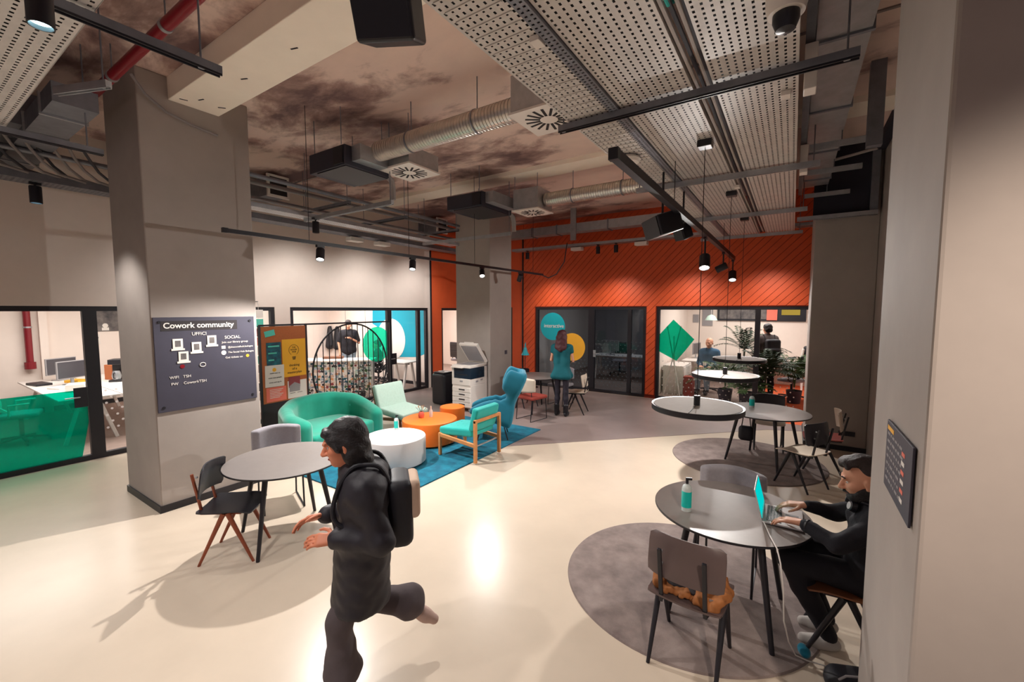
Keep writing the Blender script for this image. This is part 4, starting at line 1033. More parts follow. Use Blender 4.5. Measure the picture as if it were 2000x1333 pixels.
# teal floor lamp
t = thing('floor_lamp', 'slim floor lamp with teal cone shade in the orange corner', 'floor lamp', (-5.36, 8.72, 0))
MB().lathe([(0, 0), (.14, 0), (.14, .012), (.02, .02), (0, .02)], n=32).build('base', 'black', t, smooth=True)
MB().cyl((0, 0, .02), (0, 0, 1.22), .008, n=10).build('pole', 'black', t)
MB().cyl((0, 0, 1.2), (.02, -.01, 1.36), .01, n=8).build('neck', 'lampteal', t)
MB().lathe([(.012, .19), (.03, .19), (.06, .08), (.1, 0), (.094, 0), (.05, .09), (.012, .16)], (0.01, -.01, 1.06), 28).build('lamp_shade', 'lampteal', t, smooth=True)
MB().lathe([(0, .06), (.014, .06), (.022, .0), (0, 0)], (0.01, -.01, 1.27), 16).build('cap', 'lampteal', t, smooth=True)
# switches on pillars
o = MB().bx(-5.488, -5.476, 8.03, 8.12, 1.13, 1.22).build('wall_switch', 'charcoal', bevel=.003); tag(o, 'small dark wall switch on the rear pillar', 'switch')
o = MB().bx(.66, .86, 8.066, 8.082, .24, .31).build('wall_socket', 'black', bevel=.003); tag(o, 'black wide socket low on the far right pillar', 'socket')

# ------------------------------------------------------------------ screen with arch
t = thing('room_divider', 'black metal screen with arched bars and a cork panel behind the sofa', 'room divider', (-7.66, 5.1, 0))
def px_(y): return -7.55 - (y - 3.66) * .06
Y0, Y1, ZT_ = 3.66, 6.62, 1.88
def P_(y, z): return (px_(y), y, z)
for y in (Y0, 4.52, Y1): MB().beam(P_(y, 0), P_(y, ZT_), .035, .035).build('post', 'black', t, world=True)
MB().beam(P_(Y0, ZT_), P_(Y1, ZT_), .035, .03).build('top_rail', 'black', t, world=True)
MB().beam(P_(Y0, .05), P_(Y1, .05), .035, .03).build('bottom_rail', 'black', t, world=True)
cx_, cz_, R_ = 5.57, .93, .93
MB().tube([P_(cx_ + R_ * math.cos(2 * PI * i / 48), cz_ + R_ * math.sin(2 * PI * i / 48)) for i in range(48)], .017, 8, closed=True).build('hoop', 'black', t, world=True, smooth=True)
for k in range(13):
    y = cx_ - R_ + R_ * 2 * (k + .7) / 13.4; h = math.sqrt(max(0, R_ ** 2 - (y - cx_) ** 2))
    MB().cyl(P_(y, cz_ - h), P_(y, cz_ + h), .009, n=8).build('bar', 'black', t, world=True)
uD = Vector((-.06, 1, 0)).normalized(); nD = Vector((1, .06, 0)).normalized()
oD = Vector((px_(Y0), Y0, 0)) + nD * .006
def dpos(s, z, off=.0): return oD + uD * s + Vector((0, 0, z)) + nD * off
def sheet(nm, m, s0, s1, z0, z1, off=.004, tilt=0., par=None, th=.002):
    poly = [(-(s1 - s0) / 2, -(z1 - z0) / 2), ((s1 - s0) / 2, -(z1 - z0) / 2), ((s1 - s0) / 2, (z1 - z0) / 2), (-(s1 - s0) / 2, (z1 - z0) / 2)]
    poly = [(x * math.cos(tilt) - y * math.sin(tilt), x * math.sin(tilt) + y * math.cos(tilt)) for x, y in poly]
    return MB().prism(poly, dpos((s0 + s1) / 2, (z0 + z1) / 2, off), uD, (0, 0, 1), nD, th).build(nm, m, par or t, world=True)
sheet('dark_lower_panel', 'black', .02, .85, .06, .52, .0, 0, None, .01)
cork = sheet('cork_panel', 'cork', .02, .85, .52, 1.86, .0, 0, None, .008)
tag_ = sheet('mint_ticket', 'green_mark', .08, .26, 1.69, 1.79, .012, .2, cork)
po = sheet('navy_poster', 'papern', .10, .36, 1.18, 1.58, .012, 0, cork)
for k in range(3): sheet('poster_print', 'green_mark', .13, .33 - .05 * k, 1.50 - k * .12, 1.525 - k * .12, .0145, 0, cork)
sheet('yellow_poster', 'papery', .38, .83, .94, 1.62, .012, 0, cork)
bl = MB()
cpos = lambda s, z: dpos(s, z, .0155)
bl.tube([cpos(.60 + .095 * math.cos(a), 1.42 + .095 * math.sin(a)) for a in [PI * (-.32 + 1.64 * i / 24) for i in range(25)]], .003, 5)
bl.build('bulb_outline', 'ink', cork, world=True)
for k, (s0, s1, z) in enumerate(((.565, .635, 1.285), (.57, .63, 1.265), (.575, .625, 1.245))): sheet('bulb_screw', 'ink', s0, s1, z, z + .012, .0145, 0, cork)
for k, (tx, z, sz) in enumerate((('THE', 1.455, .038), ('SOCIAL', 1.415, .038), ('HUB', 1.375, .038), ('thinking', 1.125, .062), ('of a', 1.06, .062), ('masterplan', .995, .062))):
    text('print', tx, 'ink', sz, dpos(.602, z, .0155) - Vector(parent_loc(cork)), uD, (0, 0, 1), cork, align='CENTER')
sheet('white_notice', 'paperw', .06, .40, .80, 1.18, .013, -.02, cork)
MB().disc(dpos(.225, 1.10, .0165), uD, (0, 0, 1), .035, 20).build('print_sun', 'papery', cork, world=True)
for k, z in enumerate((1.03, .95, .87)): text('print', ['work near us', 'meet new people', 'come and say hi'][k], 'ink', .034, dpos(.235, z, .0165) - Vector(parent_loc(cork)), uD, (0, 0, 1), cork, align='CENTER')
sheet('coral_poster', 'paperc', .07, .43, .42 + .12, .79, .0125, .0, cork)
for k in range(6): sheet('print_line', 'paperw', .13, .37 - .03 * (k % 3), .745 - k * .028, .754 - k * .028, .0155, 0, cork)
sheet('photo_notice', 'paperw', .46, .83, .44 + .1, .86, .0125, 0, cork)
sheet('notice_photo', 'paperm', .48, .70, .74, .93, .0155, 0, cork)
MB().prism([(-.1, -.07), (.1, -.07), (.11, .05), (.0, .1), (-.1, .04)], dpos(.59, .73, .017), uD, (0, 0, 1), nD, .002).build('notice_shape', 'greyplastic', cork, world=True)
for k in range(2): sheet('print_line', 'ink', .5 + .14 * k, .6 + .14 * k, .63, .637, .0155, 0, cork)

# ------------------------------------------------------------------ community board on the wide pillar
t = thing('notice_board', 'large dark board titled Cowork community on the wide pillar', 'notice board', (-5.488, 2.11, 1.57))
MB().bx(0, .014, -.49, .49, -.5, .5).build('board', 'charcoal', t, bevel=.002)
for y in (-.44, .44):
    for z in (-.45, .45): MB().cyl((.014, y, z), (.020, y, z), .014, n=14).build('fixing_stud', 'black', t)
bu, bv = (0, 1, 0), (0, 0, 1)
def bt(tx, y, z, sz, m='chalk', al='LEFT', bold=0.): text('lettering', tx, m, sz, (.0165, y, z), bu, bv, t, align=al, bold=bold)
MB().bx(.0145, .0155, -.43, .3, .355, .46).build('title_strip', 'ink', t)
bt('Cowork community', -.41, .385, .082, bold=.0015)
bt('UFFICI', -.16, .30, .05); bt('SOCIAL', .16, .245, .05)
bt('Join our library group', .13, .195, .032); bt('@thesocialhub.bologna', .19, .135, .029); bt('The Social Hub Bologna', .19, .075, .029); bt('Get tickets on', .16, .015, .032)
MB().bx(.0145, .0165, .125, .165, .13, .165).build('drawn_icon', 'chalk', t); MB().disc((.017, .145, .085), bu, bv, .026, 20).build('drawn_icon', 'chalk', t)
MB().disc((.017, .40, .03), bu, bv, .018, 14).build('drawn_icon', 'papery', t)
bt('WIFI   TSH', -.38, -.155, .042); bt('PW    CoworkTSH', -.37, -.225, .042)
MB().disc((.017, -.26, -.03), bu, bv, .022, 14).build('drawn_icon', 'redpipe', t)
MB().tube([(.017, -.07 + .028 * math.cos(a), -.03 + .022 * math.sin(a)) for a in [2 * PI * i / 14 for i in range(14)]], .004, 5, closed=True).build('drawn_icon', 'chalk', t)
for y, z in ((-.29, .215), (-.12, .17), (.03, .235), (-.245, .075)):
    d = MB().bx(.0145, .019, y - .045, y + .045, z - .055, z + .055).build('pinned_photo', 'paperw', t)
    MB().bx(.019, .02, y - .025, y + .025, z - .03, z + .035).build('photo_print', 'photo', d)
    MB().bx(.0145, .0195, y - .06, y + .06, z - .07, z - .05).build('photo_tape', 'paperw', d)
# small menu board on the near right pillar
t = thing('menu_board', 'small dark lettered board on the near right pillar', 'notice board', (.366, 2.14, 1.545))
MB().bx(-.008, 0, -.225, .235, -.14, .14).build('board', 'charcoal', t, bevel=.002)
rows = MB()
for k in range(7):
    z = .085 - k * .031
    y = .2
    while y > -.05:
        l = random.uniform(.015, .05); rows.bx(-.0092, -.0082, y - l, y, z, z + .010); y -= l + .012
rows.build('printed_rows', 'greyplastic', t, kind='stuff')
MB().bx(-.0092, -.0082, .09, .21, .105, .122).build('printed_heading', 'papery', t)
for k in range(6): MB().bx(-.0092, -.0082, -.12, -.07, .07 - k * .034, .085 - k * .034).build('printed_mark', 'paperc' if k % 2 == 0 else 'paperw', t)

# ------------------------------------------------------------------ small things
def pump_bottle(label, c, h, r, m=None):
    t = thing('pump_bottle', label, 'bottle', c, .4, 'pump bottles')
    MB().lathe([(0, 0), (r, 0), (r, h * .68), (r * .8, h * .76), (r * .35, h * .8), (r * .35, h * .82), (0, h * .82)], n=24).build('bottle_body', 'bottle', t, smooth=True)
    MB().lathe([(r + .0008, h * .12), (r + .001, h * .12), (r + .001, h * .6), (r + .0008, h * .6)], n=24).build('label_wrap', 'bottlelabel', t, smooth=True)
    MB().bx(r * .98, r * 1.06, -r * .3, r * .3, h * .1, h * .62).build('label_strip', 'paperw', t)
    MB().cyl((0, 0, h * .82), (0, 0, h * .93), r * .32, n=12).build('pump_collar', 'blackplastic', t)
    MB().bx(-r * .3, r * 1.0, -r * .22, r * .22, h * .93, h).build('pump_nozzle', 'blackplastic', t, bevel=.002)
    return t
pump_bottle('turquoise labelled pump bottle on the laptop table', (-.57, 3.10, .7405), .235, .033)
pump_bottle('turquoise pump bottle standing on the far right table', (-.44, 7.0, .7405), .2, .034)
pump_bottle('turquoise pump bottle standing on the white drum table', (-4.80, 4.2, .3925), .215, .032)
t = thing('flower_vase', 'small vase of dried flowers on the large orange table', 'vase', (-5.0, 4.9, .3925))
MB().lathe([(0, 0), (.04, 0), (.05, .04), (.042, .08), (.03, .1), (.026, .1), (.036, .07), (.0, .01)], n=24).build('vase_body', 'paperc', t, smooth=True)
for k in range(9):
    a = k * 2.4; rr = .025 + .008 * (k % 4); hh = .15 + .02 * (k % 3)
    MB().tube([(0, 0, .03), (rr * .5 * math.cos(a), rr * .5 * math.sin(a), .1), (rr * 1.6 * math.cos(a), rr * 1.6 * math.sin(a), hh)], .0025, 5).build('flower_stem', 'stem', t)
    mb = MB()
    for q in range(7):
        d = Vector((random.gauss(0, 1), random.gauss(0, 1), random.gauss(0, 1))).normalized() * .018
        e = Vector((rr * 1.6 * math.cos(a), rr * 1.6 * math.sin(a), hh)); mb.add([e, e + d + Vector((.006, 0, 0)), e + d * 1.5, e + d - Vector((0, .006, 0))], [(0, 1, 2, 3)])
    mb.build('flower_head', 'flower', t)
t = thing('spray_bottle', 'small pale bottle right of the flower vase on the orange table', 'bottle', (-4.9, 5.02, .3925))
MB().lathe([(0, 0), (.028, 0), (.028, .1), (.012, .13), (.012, .15), (0, .15)], n=20).build('bottle_body', 'whiteplastic', t, smooth=True)
MB().cyl((0, 0, .15), (0, 0, .18), .011, n=10).build('bottle_cap', 'whiteplastic', t)
# laptop
t = thing('laptop', 'open silver laptop with turquoise screen on the near right table', 'laptop', (-.0, 3.335, .7405), math.radians(180))
MB().bx(-.115, .115, -.155, .155, .003, .016).build('base', 'alu', t, bevel=.004)
kb = MB()
for i in range(5):
    for j in range(13): kb.bx(.005 + i * .018, .02 + i * .018, -.13 + j * .0202, -.113 + j * .0202, .016, .018)
kb.v = [(x, y, z) for x, y, z in kb.v]
kb.build('keyboard', 'keys', t)
MB().bx(-.09, -.015, -.05, .05, .016, .0165).build('trackpad', 'greyplastic', t)
Rs = Matrix.Rotation(math.radians(14), 3, 'Y')
s_ = MB().box(Vector((.112, 0, .016)) + Rs @ Vector((.003, 0, .103)), (.007, .31, .206), Rs).build('lid', 'alu', t, bevel=.003)
MB().box(Vector((.112, 0, .016)) + Rs @ Vector((-.0015, 0, .105)), (.002, .292, .182), Rs).build('display', 'screen', s_)
MB().box(Vector((.112, 0, .016)) + Rs @ Vector((-.0028, 0, .028)), (.001, .29, .006), Rs).build('task_bar', 'paperw', s_)
o = MB().tube([(-.105, 3.185, .752), (-.09, 3.13, .751), (-.06, 3.0, .75), (-.02, 2.86, .75), (0, 2.80, .70), (.02, 2.79, .55), (.03, 2.82, .35), (.06, 2.9, .18), (.1, 2.99, .05), (.16, 3.02, .022), (.3, 3.06, .008), (.42, 3.12, .006)], .004, 7).build('charging_cable', 'whitecable', smooth=True)
tag(o, 'white charging cable hanging from the laptop to the floor', 'cable')
o = blob('teal_pouch', [ell((.15, 3.08, .03), (.03, .042, .03)), ell((.135, 3.10, .034), (.026, .028, .03))], 'bluefab', None, .008); tag(o, 'small dark teal pouch on the floor by the chair foot', 'pouch')
t = thing('backpack', 'black bag on the floor at the bottom right', 'bag', (.36, 2.93, 0), .4)
blob('bag_body', [rbox((0, 0, .06), (.11, .08, .058), .05, None, .03), ell((-.08, .0, .055), (.055, .065, .055))], 'bagblack', t, .014, world=False)
MB().tube([(-.09, -.05, .1), (-.06, -.06, .135), (.03, -.06, .14), (.08, -.05, .1)], .006, 8).build('bag_strap', 'greyplastic', t, smooth=True)
# tan jacket lying on the near chair
random.seed(3)
pr = []
for i in range(13):
    x = -.63 + .36 * i / 12; y0_ = 2.545 + .02 * math.sin(i * 2.1); y1_ = 2.78 + .03 * math.cos(i * 1.7); z = .476 + .010 * math.sin(i * 2.6) + (.02 if i < 2 or i > 10 else 0)
    pr.append(cap((x, y0_, z + .006 * math.cos(i * 3.1)), (x + .02 * math.sin(i * 1.3), y1_, z + .004), .016 + .006 * math.sin(i * 1.9) ** 2, .014, .012))
pr += [cap((-.62, 2.56, .49), (-.655, 2.70, .55), .026, .02, .02), cap((-.655, 2.70, .55), (-.64, 2.76, .50), .022, .02, .02), cap((-.40, 2.53, .475), (-.30, 2.52, .455), .022, .024, .015), cap((-.30, 2.545, .47), (-.245, 2.62, .505), .028, .018, .02), cap((-.25, 2.62, .50), (-.24, 2.72, .48), .022, .02, .02), cap((-.36, 2.56, .495), (-.32, 2.62, .51), .02, .018, .02)]
t = thing('jacket', 'tan suede jacket crumpled on the seat of the smoked ply chair', 'jacket', (-.45, 2.68, .46))
blob('jacket_body', pr, 'tan', t, .0065, noise=.004, nscale=70)
blob('dark_lining', [ell((-.52, 2.62, .488), (.07, .05, .022)), ell((-.41, 2.6, .486), (.05, .045, .02))], 'ink', t, .008, noise=.003, nscale=60)
MB().beam((-.33, 2.545, .5), (-.27, 2.56, .485), .006, .012).build('zip', 'galv', t, world=True)
o = blob('shoulder_bag', [rbox((-.50, 7.02, .34), (.1, .06, .11), .055, None, .01)], 'bagblack', None, .014)
tag(o, 'black rounded bag hanging under the left side of the far right table', 'bag')
o.name = 'shoulder_bag'
MB().tube([(-.56, 7.02, .43), (-.54, 7.0, .6), (-.5, 6.98, .715), (-.46, 7.0, .6), (-.44, 7.02, .43)], .008, 6).build('bag_strap', 'bagblack', o)
# ================================================================== PEOPLE
V3 = Vector
def basis(f, up=(0, 0, 1)):
    f = V3(f).normalized(); r = f.cross(V3(up)).normalized(); u = r.cross(f)
    return f, r, u
def head_prims(c, f, up=(0, 0, 1), s=1.0):
    f, r, u = basis(f, up); c = V3(c); R = Matrix((f, r, u)).transposed()
    P = lambda a, b, d: c + f * a * s + r * b * s + u * d * s
    E = lambda a, b, d, x, y, z, k=.015: ell(P(a, b, d), (x * s, y * s, z * s), R, k * s)
    pr = [E(-.012, 0, .03, .096, .076, .09), E(.03, 0, -.045, .062, .056, .068, .03), E(.062, 0, -.088, .026, .028, .022, .02),
          cap(P(.088, 0, .012), P(.112, 0, -.028), .008 * s, .0135 * s, .012 * s), E(.1, .012, -.032, .012, .008, .008, .008), E(.1, -.012, -.032, .012, .008, .008, .008),
          cap(P(.082, .04, .028), P(.086, -.04, .028), .011 * s, .011 * s, .015 * s),
          E(.052, .042, -.02, .03, .022, .022, .02), E(.052, -.042, -.02, .03, .022, .022, .02)]
    for q in (1, -1):
        pr += [E(-.008, q * .078, -.008, .018, .008, .03, .008), E(-.002, q * .08, -.03, .009, .007, .01, .006)]
    return pr, P, R
def face_parts(P, R, par, s, lids=True):
    for q in (1, -1):
        e = MB(); e.lathe([(0, -.011 * s), (.0078 * s, -.0078 * s), (.011 * s, 0), (.0078 * s, .0078 * s), (0, .011 * s)], (0, 0, 0), 12); e.v = [tuple(V3(v) + P(.0715, q * .031, .004)) for v in e.v]
        o = e.build('eye', 'eyew', par, world=True, smooth=True)
        i = MB(); i.lathe([(0, -.005 * s), (.005 * s, 0), (0, .005 * s)], (0, 0, 0), 10); i.v = [tuple(V3(v) + P(.0795, q * .032, .003)) for v in i.v]; i.build('iris', 'eye', par, world=True, smooth=True)
    blob('lips', [cap(P(.082, .02, -.064), P(.092, 0, -.062), .0045 * s, .006 * s, .004), cap(P(.082, -.02, -.064), P(.092, 0, -.062), .0045 * s, .006 * s, .004)], 'lip', par, .0035)
def hand_prims(w, d, n, side, curl=.5, s=1.0):
    """w wrist, d finger direction, n back-of-hand normal, side = direction of the thumb side"""
    d = V3(d).normalized(); n = V3(n); n = (n - d * n.dot(d)).normalized(); t = V3(side); t = (t - d * t.dot(d) - n * t.dot(n)).normalized(); w = V3(w)
    pr = []
    for i, o in enumerate((.026, .009, -.009, -.026)):
        k = w + d * .085 * s + t * o * s
        pr.append(cap(w + t * o * .55 * s, k, .0145 * s, .0125 * s, .012))
        L = (.042, .047, .044, .034)[i] * s; p = k; a = .15 + curl * .25
        for j in range(3):
            dd = d * math.cos(a) - n * math.sin(a) + t * (o * 1.6 * (1 - j * .4)); q = p + dd * L * (1, .72, .55)[j]
            pr.append(cap(p, q, (.0088, .008, .0072)[j] * s, (.008, .0072, .0062)[j] * s, .003)); p = q; a += curl * .75
    b = w + d * .022 * s + t * .022 * s; m1 = b + (d * .55 + t * .8 - n * .2).normalized() * .042 * s; m2 = m1 + (d * .9 + t * .35 - n * .3).normalized() * .032 * s; m3 = m2 + (d * 1. + t * .05 - n * .4).normalized() * .024 * s
    pr += [cap(b, m1, .014 * s, .0105 * s, .008), cap(m1, m2, .0105 * s, .009 * s, .004), cap(m2, m3, .009 * s, .007 * s, .003)]
    return pr
def limbs(J, grow=0., arms=True, legs=True, torso=True, s=1.0, low=None, k=.03, wrist_stop=.0):
    g = grow; L = lambda a, b, t: V3(a) + (V3(b) - V3(a)) * t
    pr = []
    if torso:
        pm = (V3(J['hl']) + V3(J['hr'])) / 2; sm = (V3(J['sl']) + V3(J['sr'])) / 2; w = L(pm, sm, .42)
        for q in ('l', 'r'):
            h, sh = V3(J['h' + q]), V3(J['s' + q]); wq = L(w, L(h, sh, .42), .62)
            cq = L(sm, L(h, sh, .8), .55)
            pr += [cap(L(pm, h, .7), wq, .105 * s + g, .092 * s + g, .06), cap(wq, cq, .092 * s + g, .108 * s + g, .06), cap(cq, L(sm, sh, .62), .105 * s + g, .062 * s + g, .05)]
        pr += [cap(L(sm, V3(J['neck']), .1), J['neck'], .068 * s + g, .056 * s + g, .04), cap(L(sm, V3(J['sl']), .8), L(sm, V3(J['sr']), .8), .06 * s + g, .06 * s + g, .05)]
    for q in ('l', 'r'):
        if arms:
            sh, el, wr = V3(J['s' + q]), V3(J['e' + q]), V3(J['w' + q])
            pr += [cap(sh, el, .052 * s + g, .040 * s + g, k), cap(el, L(el, wr, 1 - wrist_stop), .040 * s + g, .027 * s + g, k * .6)]
        if legs:
            h, kn, an = V3(J['h' + q]), V3(J['k' + q]), V3(J['a' + q])
            pr += [cap(h, kn, .085 * s + g, .058 * s + g, k), cap(kn, L(kn, an, .35), .056 * s + g, .058 * s + g, k), cap(L(kn, an, .35), an, .058 * s + g, .036 * s + g, k)]
    return pr
def shoe_prims(an, toe, s=1.0, top=True):
    an, toe = V3(an), V3(toe); d = (toe - an); d.z = 0; d.normalize(); u = (toe - an).normalized()
    heel = an + (an - toe).normalized() * .035 * s
    heel = V3((heel.x, heel.y, heel.z)) - V3((0, 0, .03)) * s
    return [cap(heel, an + (toe - an) * .5 - V3((0, 0, .02)), .036 * s, .04 * s, .02), cap(an + (toe - an) * .4 - V3((0, 0, .015)), toe, .04 * s, .03 * s, .02), cap(an - V3((0, 0, .02)), an + V3((0, 0, .03)), .04 * s, .042 * s, .02)]

# ---------------------------------------------------------------- walking woman in the foreground
d = V3((-.64, -.77, 0)).normalized(); Lf = V3((.77, -.64, 0)); Z = V3((0, 0, 1))
def W_(a, l, z): return V3((-1.97, 1.47, 0)) + d * a + Lf * l + Z * z
t = thing('person', 'walking person with dark hair, black puffer coat and backpack, hands held forward', 'person', (-1.97, 1.47, 0))
J = dict(hl=W_(0, .085, .80), hr=W_(0, -.085, .80), sl=W_(-.02, .17, 1.20), sr=W_(0, -.17, 1.20), neck=W_(.03, 0, 1.27),
         el=W_(-.10, .23, .95), er=W_(.02, -.22, .97), wl=W_(.13, .14, .955), wr=W_(.20, -.06, 1.0),
         kl=W_(.13, .08, .46), kr=W_(-.03, -.08, .45), al=W_(.12, .08, .115), ar=W_(-.29, -.09, .36))
hc = W_(.085, 0, 1.425); hp, HP, HR = head_prims(hc, d + Z * -.25, s=1.08)
pr = hp + limbs(J, -.008) + [cap(J['neck'], hc - Z * .06 - d * .02, .052, .05, .03)]
pr += hand_prims(J['wl'], d + Lf * -.15 + Z * .02, Z * .8 + Lf * .6, Z * .7 - Lf * .7, .55) + hand_prims(J['wr'], d + Lf * .12 - Z * .05, Z * .8 - Lf * .6, Z * .7 + Lf * .7, .55)
blob('body', pr, 'skin2', t, .0065)
face_parts(HP, HR, t, 1.08)
hair = [ell(HP(-.025, 0, .045), (.105, .088, .09), HR, .02), ell(HP(-.05, 0, -.02), (.078, .086, .1), HR, .03), ell(HP(-.03, .066, -.055), (.055, .026, .085), HR, .03), ell(HP(-.03, -.066, -.055), (.055, .026, .085), HR, .03),
        cap(HP(.062, .045, .07), HP(.03, .08, -.01), .02, .016, .03), cap(HP(.062, -.045, .07), HP(.03, -.08, -.01), .02, .016, .03), cap(HP(.078, .03, .078), HP(.078, -.03, .078), .016, .016, .03), ell(HP(-.06, 0, -.11), (.062, .078, .06), HR, .03)]
blob('hair', hair, 'hair', t, .007, noise=.003, nscale=70)
coat = limbs(J, .024, legs=False, k=.05, wrist_stop=.03)
for q in ('l', 'r'):
    h = V3(J['h' + q]); coat += [cap(h + Z * .1, V3((h.x, h.y, .545)) + d * .03, .115, .118, .05)]
coat += [cap(W_(.02, 0, .8), W_(.045, 0, .55), .13, .135, .06), cap(W_(-.03, .05, .75), W_(-.04, .05, .56), .1, .1, .05)]
coat += [cap(W_(.03, .06, 1.245), W_(.05, -.06, 1.25), .075, .075, .04), cap(W_(-.08, .07, 1.23), W_(-.08, -.07, 1.23), .06, .06, .04)]
coat.append(rbox(W_(0, 0, .515 - .3), (.5, .5, .3), .005, None, .008, '-'))
blob('puffer_coat', coat, 'coat', t, .010, noise=.0022, nscale=62)
tr = []
for q in ('l', 'r'):
    h, kn, an = V3(J['h' + q]), V3(J['k' + q]), V3(J['a' + q])
    tr += [cap(h - Z * .1, kn, .085, .07, .03), cap(kn, kn + (an - kn) * .5, .068, .072, .03), cap(kn + (an - kn) * .5, an - (an - kn) * .2, .075, .105, .03)]
tr.append(rbox(W_(.12, .08, .13 - .2), (.25, .25, .2), .005, None, .006, '-'))
blob('trousers', tr, 'trousers', t, .011, noise=.003, nscale=40)
blob('shoe', shoe_prims(J['al'] - Z * .03, W_(.27, .08, .03)), 'shoe', t, .01)
blob('shoe', shoe_prims(J['ar'] - Z * .02, W_(-.395, -.09, .23)), 'shoe', t, .01)
bp = thing('backpack', 'black backpack with a beige panel on the walking person', 'backpack', tuple(W_(-.2, 0, 1.05)))
blob('bag_body', [rbox(W_(-.20, .01, 1.03), (.07, .14, .19), .05, Matrix((d, Lf, Z)).transposed(), .001)], 'bagblack', bp, .013)
blob('beige_panel', [rbox(W_(-.275, .01, 1.10), (.035, .115, .11), .03, Matrix((d, Lf, Z)).transposed(), .001)], 'beigebag', bp, .012)
for s in (1, -1):
    K = [W_(-.15, s * .1, 1.20), W_(-.10, s * .11, 1.30), W_(-.03, s * .115, 1.325), W_(.05, s * .12, 1.31), W_(.125, s * .13, 1.18), W_(.12, s * .15, 1.04), W_(-.1, s * .17, .93)]
    pts = []
    for i in range(len(K) - 1):
        p0, p1, p2, p3 = K[max(i - 1, 0)], K[i], K[i + 1], K[min(i + 2, len(K) - 1)]
        for f in (0, .25, .5, .75): pts.append(.5 * (2 * p1 + (p2 - p0) * f + (2 * p0 - 5 * p1 + 4 * p2 - p3) * f * f + (3 * p1 - p0 - 3 * p2 + p3) * f ** 3))
    MB().tube(pts + [K[-1]], .012, 8).build('shoulder_strap', 'bagblack', bp, world=True, smooth=True)

# ---------------------------------------------------------------- man working at the laptop
d = V3((-1, -.06, 0)).normalized(); Lf = V3((.06, -1, 0)).normalized()
t = thing('person', 'bearded man in black sweater typing on the laptop, headphones round his neck', 'person', (.42, 3.29, 0))
J = dict(hl=V3((.46, 3.20, .53)), hr=V3((.46, 3.38, .53)), sl=V3((.47, 3.12, .90)), sr=V3((.47, 3.47, .90)), neck=V3((.445, 3.29, .965)),
         el=V3((.275, 3.05, .775)), er=V3((.30, 3.52, .78)), wl=V3((.105, 3.165, .81)), wr=V3((.12, 3.42, .83)),
         kl=V3((.05, 3.17, .55)), kr=V3((.06, 3.43, .55)), al=V3((.27, 3.22, .10)), ar=V3((.27, 3.40, .10)))
hc = V3((.40, 3.28, 1.115)); hp, HP, HR = head_prims(hc, d + Z * -.28, s=1.08)
pr = hp + limbs(J, -.008) + [cap(J['neck'], hc - Z * .05 + V3((.02, 0, 0)), .054, .052, .03)]
pr += hand_prims(J['wl'], V3((-1, .12, -.06)), Z, V3((0, 1, .1)), .45) + hand_prims(J['wr'], V3((-1, -.06, -.12)), Z, V3((0, -1, .1)), .45)
blob('body', pr, 'skin', t, .0065)
face_parts(HP, HR, t, 1.08)
beard = [ell(HP(.045, 0, -.092), (.052, .052, .036), HR, .02), ell(HP(.014, .054, -.066), (.046, .018, .05), HR, .02), ell(HP(.014, -.054, -.066), (.046, .018, .05), HR, .02), ell(HP(.055, .036, -.082), (.036, .022, .034), HR, .02), ell(HP(.055, -.036, -.082), (.036, .022, .034), HR, .02), cap(HP(.086, .026, -.058), HP(.098, 0, -.05), .006, .007, .01), cap(HP(.086, -.026, -.058), HP(.098, 0, -.05), .006, .007, .01), ell(HP(.075, 0, -.085), (.024, .034, .02), HR, .015), ell(HP(-.012, .069, -.02), (.014, .008, .045), HR, .01), ell(HP(-.012, -.069, -.02), (.014, .008, .045), HR, .01)]
blob('beard', beard, 'hair', t, .006, noise=.0015, nscale=90)
hair = [ell(HP(-.04, 0, .06), (.09, .084, .078), HR, .02), ell(HP(-.068, 0, .0), (.06, .076, .08), HR, .03), ell(HP(.045, 0, .108), (.046, .062, .028), HR, .02), ell(HP(.07, .02, .1), (.02, .03, .02), HR, .02), ell(HP(.0, 0, .118), (.07, .07, .03), HR, .02)]
for i in range(26):
    a = random.uniform(-1, 1); b = random.uniform(-1, 1); hair.append(ell(HP(.005 + a * .07, b * .06, .122 - .03 * a * a - .02 * b * b), (.016, .016, .014), HR, .008))
blob('hair', hair, 'hairbrown', t, .0065, noise=.0025, nscale=80)
for q in (1, -1): MB().tube([HP(.093, q * .018, .034), HP(.094, q * .034, .04), HP(.082, q * .05, .032)], .0045, 6).build('eyebrow', 'hair', t, world=True)
sw = limbs(J, .012, legs=False, k=.04, wrist_stop=.12) + [cap(J['hl'] + Z * .02, J['hr'] + Z * .02, .12, .12, .06), ell((.46, 3.29, .955), (.075, .1, .04), None, .03), cap((.46, 3.22, .62), (.46, 3.36, .62), .11, .11, .05)]
blob('sweater', sw, 'sweater', t, .010, noise=.003, nscale=50)
blob('trousers', limbs(J, .012, arms=False, torso=False) + [cap(J['hl'], J['hr'], .11, .11, .05)], 'blacktrouser', t, .012, noise=.002, nscale=40)
for q in ('l', 'r'): blob('shoe', shoe_prims(J['a' + q] - Z * .03, J['a' + q] + V3((-.13, -.01, -.065))), 'shoewhite', t, .01)
wt = MB().tube([J['wl'] + (J['el'] - J['wl']) * .16 + V3((0, 0, 0)) + (V3((.35, .75, .0)).normalized() * math.cos(a) + Z * math.sin(a)) * .033 for a in [2 * PI * i / 20 for i in range(20)]], .011, 7, closed=True).build('watch_strap', 'blackplastic', t, world=True, smooth=True)
o = thing('headphones', 'dark over-ear headphones with silver cups around the man\'s neck', 'headphones', (.42, 3.29, .97))
